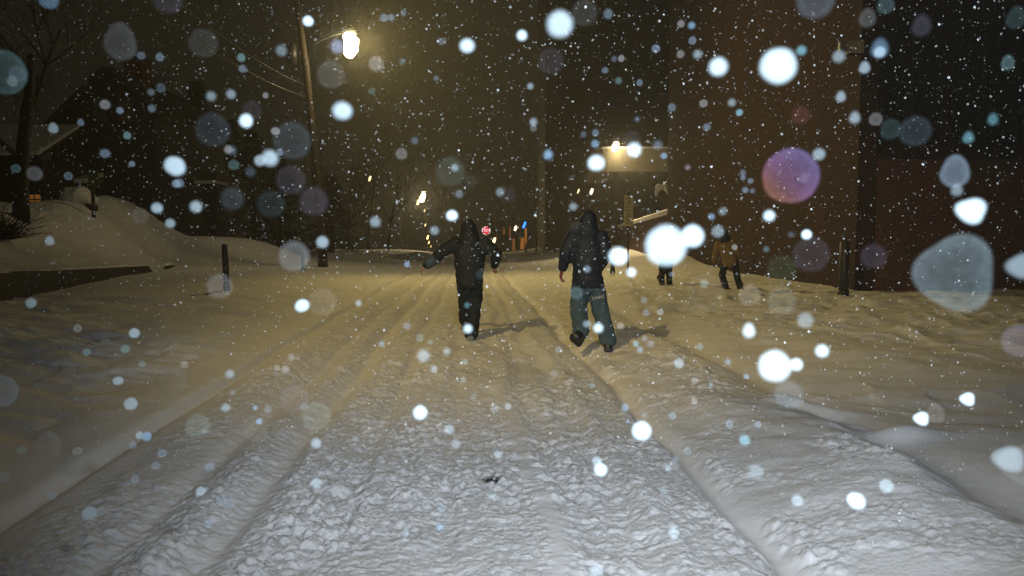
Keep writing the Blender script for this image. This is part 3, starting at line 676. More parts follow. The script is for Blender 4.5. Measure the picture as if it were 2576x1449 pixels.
z0 = zat(402, D4); z1 = zat(324, D4 + 4); mb = MB(); mb.slab([(xat(-170, D4), D4 - .4), (xat(118, D4), D4 - .4), (xat(118, D4), D4 + 3.6), (xat(-170, D4), D4 + 3.6)], [z0, z0, z1 - .2, z1 - .2], [z0 + .18, z0 + .18, z1, z1]); r2 = mb.build('roof', M['roof'], rt)
mb = MB(); mb.slab([(xat(-170, D4), D4 - .42), (xat(118, D4), D4 - .42), (xat(118, D4), D4 + 3.6), (xat(-170, D4), D4 + 3.6)], [z0 + .183, z0 + .183, z1 + .003, z1 + .003], [z0 + .4, z0 + .4, z1 + .22, z1 + .22]); mb.build('snow_cap', M['drift'], r2, bevel=.05)
wl = wbox(78, 108, 490, 514, D4, emit_mat('warm_lit_blind', (1, .36, .06), .16), rt)
mb = MB(); mb.box(xat(117, 42), xat(215, 42), 42.2, 46, 0, zat(470, 42)); 

# ------------------------------------------------------------------ shopfront far up the street
DS = 118.0
rt = empty('shopfront', (xat(1310, DS), DS + 4, -2), 'far shopfront with orange lit windows and a blue sign light', 'shop')
mb = MB(); mb.box(xat(1232, DS), xat(1420, DS), DS, DS + 8, -4, zat(556, DS)); mb.build('wall', M['dark_wall'], rt)
OR = emit_mat('orange_lit_glass', (1, .34, .06), .34); OR2 = emit_mat('orange_dim_glass', (1, .36, .10), .16)
for x0, x1, y0, y1, mt in ((1265, 1270, 572, 590, OR2), (1281, 1286, 570, 604, OR2), (1286, 1296, 600, 630, OR2), (1308, 1318, 598, 627, OR), (1320, 1325, 574, 622, OR), (1358, 1362, 578, 600, OR2), (1391, 1396, 568, 588, OR)):
    wbox(x0, x1, y0, y1, DS, mt, rt, frame=False)
mb = MB(); c = P(1319, 566, DS - .3); mb.loft([(c + Vector((-.16, 0, -.42)), .16, .12), (c + Vector((.16, 0, .42)), .16, .12)], 8); mb.build('blue_sign_light', emit_mat('blue_light', (.03, .22, 1), 4), rt, True)
# ------------------------------------------------------------------ lamps
lamps = [(1297, 574, 112, .20, 1.5, (1, .74, .36), 7, 'pale orange lamp over the far shopfront beside its blue light'),
         (1243, 606, 84, .15, 1.9, (1, .74, .3), 6, 'yellow lamp low in the street right of the stop sign'),
         (1052, 509, 92, .15, 1.7, (1, .72, .3), 5, 'small lamp left below the hazy far street lamp'),
         (1068, 530, 100, .07, 1.8, (1, .72, .3), 3, 'tiny lamp just under the hazy far street lamp'),
         (1070, 566, 104, .08, 2.0, (1, .7, .28), 3, 'upper lamp of the far string left of the left walker'),
         (1076, 597, 106, .13, 1.8, (1, .7, .25), 4.5, 'brightest lamp of the far string left of the left walker'),
         (1079, 610, 110, .09, 1.9, (1, .7, .25), 3.5, 'third lamp down the far string left of the left walker'),
         (1084, 620, 114, .06, 2.0, (1, .7, .25), 2.5, 'lowest faint lamp of the far string by the snow horizon'),
         (930, 449, 80, .13, 1.7, (1, .76, .34), 4, 'lone small lamp high among the bare trees left of the far street lamp'),
         (782, 641, 60, .05, 1.0, (1, .5, .05), 3, 'tiny amber lamp at ground level beside the utility pole')]
for px, py, dep, r, tall, col, st, lb in lamps:
    glow('distant_lamp', px, py, dep, col, st, lb, 'lamp', r, tall, 'lamps glimmering far up the street')
glow('street_lamp', 1063, 497, 88, (1, .76, .38), 30, 'hazy far street lamp above the left walker', 'street lamp', .30, 1.3, power=2600, lrad=.3)
# utility pole with the big street lamp
DP = 32.0
pb = P(812, 668, DP); pbz = gz(pb.x, DP); pt = P(742, -20, DP)
rt = empty('utility_pole', (pb.x, DP, pbz), 'tall leaning wooden utility pole at the left kerb', 'utility pole')
mb = MB(); mb.tube([(pb.x + .02, DP, pbz - .4), Vector((pb.x, DP, pbz + .8)), P(792, 400, DP), P(770, 170, DP), pt], [.20, .185, .165, .145, .13], 14); mb.build('pole', M['wood'], rt, True)
mb = MB(); mb.tube([(pb.x + .02, DP, pbz - .3), Vector((pb.x, DP, pbz + .34))], [.225, .215], 14); mb.build('base_sleeve', M['iron'], rt, True)
tc_ = P(745, 140, DP); mb = MB(); mb.tube([tc_ + Vector((-.1, -.25, -.4)), tc_ + Vector((-.1, -.25, .4))], .2, 12); mb.build('transformer', M['iron'], rt, True)
lc = P(882, 108, DP)
rt = empty('street_lamp', P(771, 128, DP), 'blazing street lamp on a long arm from the utility pole', 'street lamp')
mb = MB(); mb.tube([P(772, 150, DP), P(790, 112, DP), P(830, 92, DP), P(866, 82, DP)], [.03, .025, .02, .02], 8); mb.build('arm', M['iron'], rt, True)
mb = MB(); mb.loft([(P(862, 78, DP), .10, .12), (P(880, 76, DP), .22, .2), (P(896, 80, DP), .16, .14)], 12, ref=(0, 1, 0)); mb.build('housing', M['iron'], rt, True)
mb = MB(); mb.loft([(P(874, 90, DP), .20, .22), (P(884, 104, DP), .32, .32), (P(883, 122, DP), .31, .31), (P(878, 137, DP), .21, .22)], 14); lens = mb.build('lens', emit_mat('sodium_lens', (1, .84, .52), 40), rt, True)
def lamp_light(name, kind, loc, energy, col, rad, parent=None, aim=None, cone=120, blend=1.0):
    ld = bpy.data.lights.new(name, kind); ld.energy = energy; ld.color = col; ld.shadow_soft_size = rad
    o = bpy.data.objects.new(name, ld); C.objects.link(o); o.location = loc
    if kind == 'SPOT':
        ld.spot_size = R(cone); ld.spot_blend = blend
        o.rotation_euler = (Vector(aim) - Vector(loc)).to_track_quat('-Z', 'Y').to_euler()
    if parent is not None: o.parent = parent; o.matrix_parent_inverse = Matrix.Translation(-parent.location)
    return o
lamp_light('street_lamp_beam', 'SPOT', lc + Vector((.05, -.75, -.05)), 2700, (1, .72, .22), .3, rt, aim=(9, 20, 0), cone=126, blend=1.0)
lamp_light('street_lamp_throw', 'SPOT', lc + Vector((.45, -.55, -.05)), 2000, (1, .76, .28), .3, rt, aim=(14, 17, 5.5), cone=142, blend=1.0)
cl = P(1548, 372, DC - .9); lamp_light('canopy_flood', 'SPOT', cl, 5200, (1, .74, .34), .15, None, aim=P(1640, 600, 44), cone=105, blend=1.0)
lamp_light('street_lamp_light', 'POINT', lc + Vector((.08, -.72, -.1)), 420, (1, .76, .34), .3, rt)
# street lamp behind the viewer, which throws the walkers' shadows up the street
LA = Vector((-6.2, -4.0, 10.2))
rt = empty('street_lamp', (LA.x - 1.6, LA.y, gz(LA.x - 1.6, LA.y)), 'street lamp on a steel column on the left verge behind the viewer', 'street lamp')
mb = MB(); mb.tube([(LA.x - 1.6, LA.y, -.3), (LA.x - 1.6, LA.y, 9.3), (LA.x - 1.3, LA.y, 10.2), (LA.x - .5, LA.y, 10.4)], [.1, .07, .05, .04], 10); mb.build('column', M['steel'], rt, True)
mb = MB(); mb.loft([(LA + Vector((-.5, 0, .2)), .1, .07), (LA + Vector((0, 0, .22)), .17, .08), (LA + Vector((.3, 0, .2)), .12, .06)], 12, ref=(0, 1, 0)); mb.build('housing', M['steel'], rt, True)
mb = MB(); mb.ball(LA + Vector((0, 0, .1)), .22, .13, .06); mb.build('lens', emit_mat('lens_glow', (1, .84, .52), 10), rt, True)
lamp_light('street_lamp_beam', 'SPOT', LA + Vector((0, .1, -.15)), 7000, (1, .71, .24), .10, rt, aim=(3.0, 16.5, 0), cone=44, blend=1.0)
# overhead wires
def wire(a, b, sag, label, r=.018):
    n = 24; mb = MB(); mb.tube([L(a, b, i/n) - Vector((0, 0, sag*4*(i/n)*(1 - i/n))) for i in range(n + 1)], r, 5)
    o = mb.build('overhead_wire', M['iron']); tag(o, label, 'wire', 'overhead wires'); return o
wire(P(772, 245, DP), P(330, -8, 16), .25, 'lower overhead wire sloping down to the middle of the utility pole', .02)
wire(P(770, 215, DP), P(440, 0, 16), .2, 'upper overhead wire close above the longest one', .014)

# ------------------------------------------------------------------ trees
def bare_tree(px, dep, top_py, seed, label, group, r0=.18, spread=.55, levels=5, zoff=0, lean=0, twig=1.0):
    rnd = random.Random(seed); x = xat(px, dep); z0 = gz(x, dep) + zoff; H = P(px, top_py, dep).z - z0
    rt = empty('bare_tree', (x, dep, z0), label, 'tree', group)
    tm, cm = MB(), MB()
    def grow(p, d, ln, r, lv):
        pts = [p]; dd = d.copy(); k = 4 if lv < 2 else 3
        for i in range(k):
            dd = (dd + Vector((rnd.uniform(-1, 1), rnd.uniform(-1, 1), rnd.uniform(-.3, .6)))*(.10 + .06*lv)).normalized()
            pts.append(pts[-1] + dd*(ln/k))
        rr = [r*(1 - .55*i/k) for i in range(k + 1)]
        (tm if lv < 2 else cm).tube(pts, rr, 8 if lv == 0 else (5 if lv < 3 else 3), cap=False)
        if lv >= levels: return
        nb = rnd.randint(3, 5) if lv < 2 else rnd.randint(2, 4)
        for b in range(nb):
            t = rnd.uniform(.35, 1.0) if lv else rnd.uniform(.28, 1.0)
            f_ = t*k; i = min(int(f_), k - 1); q = L(pts[i], pts[i+1], f_ - i)
            ax = Vector((rnd.uniform(-1, 1), rnd.uniform(-1, 1), rnd.uniform(-.15, .5))).normalized()
            nd = (dd*(1 - spread) + ax*spread + Vector((0, 0, .18))).normalized()
            grow(q, nd, ln*rnd.uniform(.45, .72), max(r*(1 - .5*t)*rnd.uniform(.45, .65), .006*twig), lv + 1)
    grow(Vector((x, dep, z0 - .3)), Vector((lean, 0, 1)).normalized(), H*.55, r0, 0)
    tm.build('trunk', M['bark'], rt, True)
    if cm.v: cm.build('crown', M['bark'], rt)
    return rt
tspec = [(55, 24, -260, .26, 'big bare tree spreading dark branches over the left snow bank', 5, .22),
         (-60, 30, -200, .25, 'bare tree half outside at the far left edge above the cottage', 5, 0),
         (470, 60, 190, .2, 'bare tree right behind the long low house', 5, 0),
         (560, 64, 260, .2, 'bare tree between the low house and the utility pole', 5, 0),
         (872, 72, 300, .16, 'slender bare tree just right of the utility pole', 4, 0),
         (925, 80, 260, .17, 'bare tree carrying the lone small lamp glow in its branches', 4, 0),
         (975, 74, 330, .14, 'thin bare tree left of the far street lamp', 4, 0),
         (1010, 95, 300, .2, 'tall bare tree next to the far string of lamps', 4, 0),
         (1140, 100, 330, .2, 'bare tree rising behind the left walker', 4, 0),
         (1255, 86, 360, .15, 'bare tree just right of the stop sign', 4, 0),
         (1283, 96, 330, .16, 'bare tree before the left end of the shopfront', 4, 0),
         (1305, 90, 390, .15, 'bare tree trunk crossing the shopfront windows', 4, 0),
         (1345, 82, 300, .14, 'bare tree right of the blue sign light', 4, 0),
         (1398, 60, 250, .12, 'bare tree against the corner of the office block', 4, 0),
         (1440, 58, 300, .11, 'bare tree left of the right walker', 4, 0)]
for i, (px, dep, tp, r0, lb, lv, lean) in enumerate(tspec):
    bare_tree(px, dep, tp, 100 + i, lb, 'bare trees along the street', r0, levels=lv, lean=lean*.5, twig=1.0 + dep/60)
def conifer(px, dep, top_py, wid, seed, label):
    rnd = random.Random(seed); x = xat(px, dep); z0 = gz(x, dep); H = P(px, top_py, dep).z - z0
    rt = empty('evergreen_tree', (x, dep, z0), label, 'tree', 'dark evergreens behind the left bank')
    MB().tube([(x, dep, z0 - .3), (x, dep, z0 + H*.5), (x, dep, z0 + H)], [.22, .12, .02], 8).build('trunk', M['bark'], rt, True)
    vs, fs = [], []
    for i in range(3600):
        t = rnd.random()**.75; ln = wid*(1 - t)**.8*(.75 + .35*math.sin(t*40 + seed)) + .15
        a = rnd.uniform(0, 2*math.pi); rr = ln*math.sqrt(rnd.random()); p = Vector((x + rr*math.cos(a), dep + rr*math.sin(a), z0 + H*(.06 + .94*t) - rr*.28 + rnd.uniform(-.1, .1)))
        o = Vector((math.cos(a), math.sin(a), rnd.uniform(-.6, .15))).normalized(); s_ = Vector((-o.y, o.x, rnd.uniform(-.4, .4))).normalized(); l = rnd.uniform(.25, .6); w_ = rnd.uniform(.06, .16)
        b = len(vs); vs += [p, p + o*l*.5 + s_*w_, p + o*l, p + o*l*.5 - s_*w_]; fs.append((b, b+1, b+2, b+3))
    link('crown', mesh_from('crown', vs, fs), M['needle'], rt)
for i, (px, dep, tp, w_, lb) in enumerate([(505, 58, 205, 2.2, 'narrow dark evergreen behind the low house'), (640, 62, 330, 3.4, 'wide dark evergreen left of the utility pole'), (705, 56, 390, 2.8, 'rounded low evergreen closest to the left of the utility pole'),
        (585, 70, 300, 3.6, 'dark evergreen between the two others left of the pole'), (835, 66, 440, 2.6, 'low dark evergreen directly right of the utility pole foot'), (900, 92, 420, 4, 'broad far evergreen under the lone small lamp')]):
    conifer(px, dep, tp, w_, i + 1, lb)
# ragged bush on the far left bank
rnd = random.Random(5); bc = P(-5, 590, 20); zb_ = gz(bc.x, 20)
rt = empty('bush', (bc.x, 20, zb_), 'tangled leafless bush on the snow bank at the far left', 'bush')
mb = MB()
for i in range(260):
    p = Vector((bc.x + rnd.uniform(-.3, .3), 20 + rnd.uniform(-.3, .3), zb_ - .1)); d = Vector((rnd.uniform(-1, 1), rnd.uniform(-.8, .6), rnd.uniform(.25, 1.1))).normalized(); l = rnd.uniform(.6, 1.5); pts = [p]
    for k in range(4): d = (d + Vector((rnd.uniform(-1, 1), rnd.uniform(-1, 1), rnd.uniform(-.8, .4)))*.35).normalized(); pts.append(pts[-1] + d*l/4)
    mb.tube(pts, [.014, .011, .008, .006, .004], 4, cap=False)
mb.build('branches', M['bark'], rt)
# tuft of dry grass poking out of the churned snow
c = P(1238, 1283, 4.45); zt_ = float(ground(np.array([c.x]), np.array([4.45]))[0][0])
rt = empty('grass_tuft', (c.x, 4.45, zt_), 'small dark tuft of dead weed poking out of the churned snow', 'weed'); mb = MB()
for i in range(22):
    a = rnd.uniform(0, 6.28); d = Vector((math.cos(a)*.6, math.sin(a)*.6, rnd.uniform(.3, 1))).normalized(); l = rnd.uniform(.03, .075); p = Vector((c.x + rnd.uniform(-.025, .025), 4.45 + rnd.uniform(-.02, .02), zt_ - .01))
    mb.tube([p, p + d*l*.6, p + d*l + Vector((0, 0, -.012))], [.003, .002, .0008], 4)
mb.build('blades', M['iron'], rt)

# ------------------------------------------------------------------ falling snow
FLASH = Vector((.42, -.15, 2.05)); FLASH_W = 1180.0; FLASH_AIM = Vector((.03, 1, -.15)).normalized(); FLASH_HALF = R(46)
def flash_E(p):
    d = p - FLASH; r2 = d.length_squared; ca = d.normalized().dot(FLASH_AIM); t = max(0.0, min(1.0, (ca - math.cos(FLASH_HALF))/(1 - math.cos(FLASH_HALF))))
    return FLASH_W/(4*math.pi)/r2*t*t*(3 - 2*t)
def flake_mat(name, soft):  # lens-blur disc painted as opacity: fading edge, bright rim when soft
    m = bpy.data.materials.new(name); m.use_nodes = True; nt = m.node_tree; nt.nodes.clear()
    out = N(nt, 'ShaderNodeOutputMaterial'); mix = N(nt, 'ShaderNodeMixShader'); tr = N(nt, 'ShaderNodeBsdfTransparent'); df = N(nt, 'ShaderNodeBsdfDiffuse')
    oi = N(nt, 'ShaderNodeObjectInfo'); at = N(nt, 'ShaderNodeAttribute', attribute_name='rho')
    cr = N(nt, 'ShaderNodeValToRGB'); e = cr.color_ramp.elements
    if soft: pts = [(0, .62), (.55, .70), (.82, .92), (.91, 1.2), (1.0, 0)]
    else: pts = [(0, 1.05), (.45, 1.1), (.72, .95), (.88, .45), (1.0, 0)]
    e[0].position, e[1].position = pts[0][0], pts[-1][0]
    e[0].color = (pts[0][1]/1.2,)*3 + (1,); e[1].color = (pts[-1][1]/1.2,)*3 + (1,)
    for p, v in pts[1:-1]: q = e.new(p); q.color = (v/1.2,)*3 + (1,)
    nt.links.new(at.outputs['Fac'], cr.inputs[0])
    tc = N(nt, 'ShaderNodeTexCoord'); nz = N(nt, 'ShaderNodeTexNoise'); nz.inputs['Scale'].default_value = 5; nz.inputs['Detail'].default_value = 6; nt.links.new(tc.outputs['Object'], nz.inputs['Vector'])
    ns = N(nt, 'ShaderNodeMath', operation='MULTIPLY_ADD'); ns.inputs[1].default_value = 1.8 if soft else .3; ns.inputs[2].default_value = .3 if soft else 1.0; nt.links.new(nz.outputs['Fac'], ns.inputs[0])
    a = N(nt, 'ShaderNodeMath', operation='MULTIPLY'); nt.links.new(cr.outputs['Color'], a.inputs[0]); nt.links.new(ns.outputs[0], a.inputs[1])
    b = N(nt, 'ShaderNodeMath', operation='MULTIPLY', use_clamp=True); nt.links.new(a.outputs[0], b.inputs[0]); nt.links.new(oi.outputs['Alpha'], b.inputs[1])
    nt.links.new(b.outputs[0], mix.inputs[0]); nt.links.new(oi.outputs['Color'], df.inputs['Color']); nt.links.new(tr.outputs[0], mix.inputs[1]); nt.links.new(df.outputs[0], mix.inputs[2]); nt.links.new(mix.outputs[0], out.inputs[0])
    return m
FM = {'W': flake_mat('bright_blur_flake', False), 'G': flake_mat('faint_blur_flake', True), 'V': flake_mat('lens_coloured_flake', True)}
nt_v = FM['V'].node_tree; gr = N(nt_v, 'ShaderNodeSeparateXYZ'); tcv = N(nt_v, 'ShaderNodeTexCoord'); nt_v.links.new(tcv.outputs['Object'], gr.inputs[0])
dg_ = N(nt_v, 'ShaderNodeMath', operation='MULTIPLY_ADD'); dg_.inputs[1].default_value = .45; dg_.inputs[2].default_value = .5; sm_ = N(nt_v, 'ShaderNodeMath', operation='MULTIPLY_ADD'); sm_.inputs[1].default_value = .45
nt_v.links.new(gr.outputs['Z'], sm_.inputs[0]); nt_v.links.new(gr.outputs['X'], dg_.inputs[0]); nt_v.links.new(dg_.outputs[0], sm_.inputs[2])
rv = N(nt_v, 'ShaderNodeValToRGB'); rv.color_ramp.elements[0].color = (.85, .36, .30, 1); rv.color_ramp.elements[1].color = (.50, .42, .95, 1); q_ = rv.color_ramp.elements.new(.5); q_.color = (.72, .38, .86, 1)  # orange-to-violet lens colour painted across the disc
nt_v.links.new(sm_.outputs[0], rv.inputs[0]); nt_v.links.new(rv.outputs[0], next(n for n in nt_v.nodes if n.type == 'BSDF_DIFFUSE').inputs['Color'])
FMESH = {}
def flake_mesh(shape, kind):
    """a plate-like clump of snow, unit radius, flat faces and a rounded rim; axis along y"""
    if (shape, kind) in FMESH: return FMESH[shape, kind]
    n = 40; rh = [.2, .4, .55, .7, .8, .88, .94, .98, 1.0]; rr = random.Random(str(shape))
    ph = [rr.uniform(0, 6.28) for _ in range(3)]
    def rad(a):
        if shape == 't': r = .93 + .34*max(0, math.sin(a))**5
        elif shape == 'r': r = 1 + .10*math.cos(3*(a - math.pi))
        elif shape == 'n': r = 1 - .18*math.exp(-((a - 2.6)/.18)**2)
        else: r = 1
        return r*(1 + .012*math.sin(3*a + ph[0]) + .012*math.sin(5*a + ph[1]))
    vs, fs, rho = [], [], []
    for sgn in (-1, 1):
        b = len(vs); vs.append((0, sgn*.16, 0)); rho.append(0)
        for q in rh[:-1] if sgn > 0 else rh:
            for k in range(n):
                a = 2*math.pi*k/n; r = rad(a)*q; vs.append((r*math.cos(a), sgn*.16*math.sqrt(max(0, 1 - q**6)), r*math.sin(a))); rho.append(q)
        m_ = len(rh) - (1 if sgn > 0 else 0)
        for k in range(n):
            j = (k + 1) % n; t = (b, b+1+k, b+1+j); fs.append(t if sgn < 0 else t[::-1])
            for i in range(m_ - 1):
                t = (b+1+i*n+k, b+1+(i+1)*n+k, b+1+(i+1)*n+j, b+1+i*n+j); fs.append(t if sgn < 0 else t[::-1])
    rim = 1 + (len(rh)-1)*n; bk = 1 + len(rh)*n + 1 + (len(rh)-2)*n
    for k in range(n):
        j = (k + 1) % n; fs.append((rim+k, bk+k, bk+j, rim+j))
    me = mesh_from('snowflake', vs, fs); at = me.attributes.new('rho', 'FLOAT', 'POINT'); at.data.foreach_set('value', rho)
    me.polygons.foreach_set('use_smooth', [True]*len(me.polygons)); me.materials.append(FM[kind]); FMESH[shape, kind] = me
    return me
frnd = random.Random(77); nfl = 0
SH = {'W': ('small bright white snowflake falling among many alike', 'small bright snowflakes'), 'G': ('small faint grey snowflake falling among many alike', 'small faint snowflakes')}
def flake(px, py, r, kind, b=None, label=None, shape='c', asp=1.0, rot=0.0, tint=(1, 1, 1), d=None):
    global nfl
    if d is None: d = frnd.uniform(.62, .95) if r > 17 else (frnd.uniform(.8, 1.3) if r > 9 else frnd.uniform(1.0, 1.9))
    if py > 1000: d += .25
    need = 2.2 if b is None else min(1.4, 2*b)          # far enough out to stand in the beam of the flash
    while .8/math.pi*flash_E(P(px, py, d)) < need and d < 2.6: d += .05
    p = P(px, py, d); r *= .97 if kind == 'W' else 1.0; s = r/F*(p - cam.location).length
    o = bpy.data.objects.new('snowflake', flake_mesh(shape, kind)); C.objects.link(o); o.location = p
    lx = (px - CXP)/F; lz = (CYP - py)/F - .065
    o.rotation_euler = (math.atan(lz)*.9 + frnd.uniform(-.1, .1), rot, -math.atan(lx)*.9 + frnd.uniform(-.1, .1)); o.rotation_mode = 'YXZ' if rot else 'XYZ'
    o.scale = (s*asp, s, s)
    Lw = .8/math.pi*flash_E(p)  # opacity below is solved from the brightness wanted under the flash
    if kind == 'W':
        b = 2.4 if b is None else (.62*b if r < 12 else .8*b); al = max(.004, min(.30, .5*b/max(Lw, .02))); c = (.62*tint[0], .78*tint[1], .88*tint[2])
    else:
        b *= .85; al = max(.002, min(.12, .5*b/max(Lw, .02))); c = (.8*tint[0], .8*tint[1], .8*tint[2])
    o.color = (*c, al)
    if label: tag(o, label, 'snowflake', 'falling snowflakes')
    else:
        k = 'W' if (b is None or b > .35) else 'G'; tag(o, SH[k][0], 'snowflake', SH[k][1])
    nfl += 1
TEAL = (.55, .95, 1.0); BLU = (.66, .88, 1.12); VIO = (.85, .8, 1.1); BEI = (1.1, 1.0, .85); GRN = (.8, 1.05, .9)  # lens colour casts of out-of-focus flakes, painted as flake colour
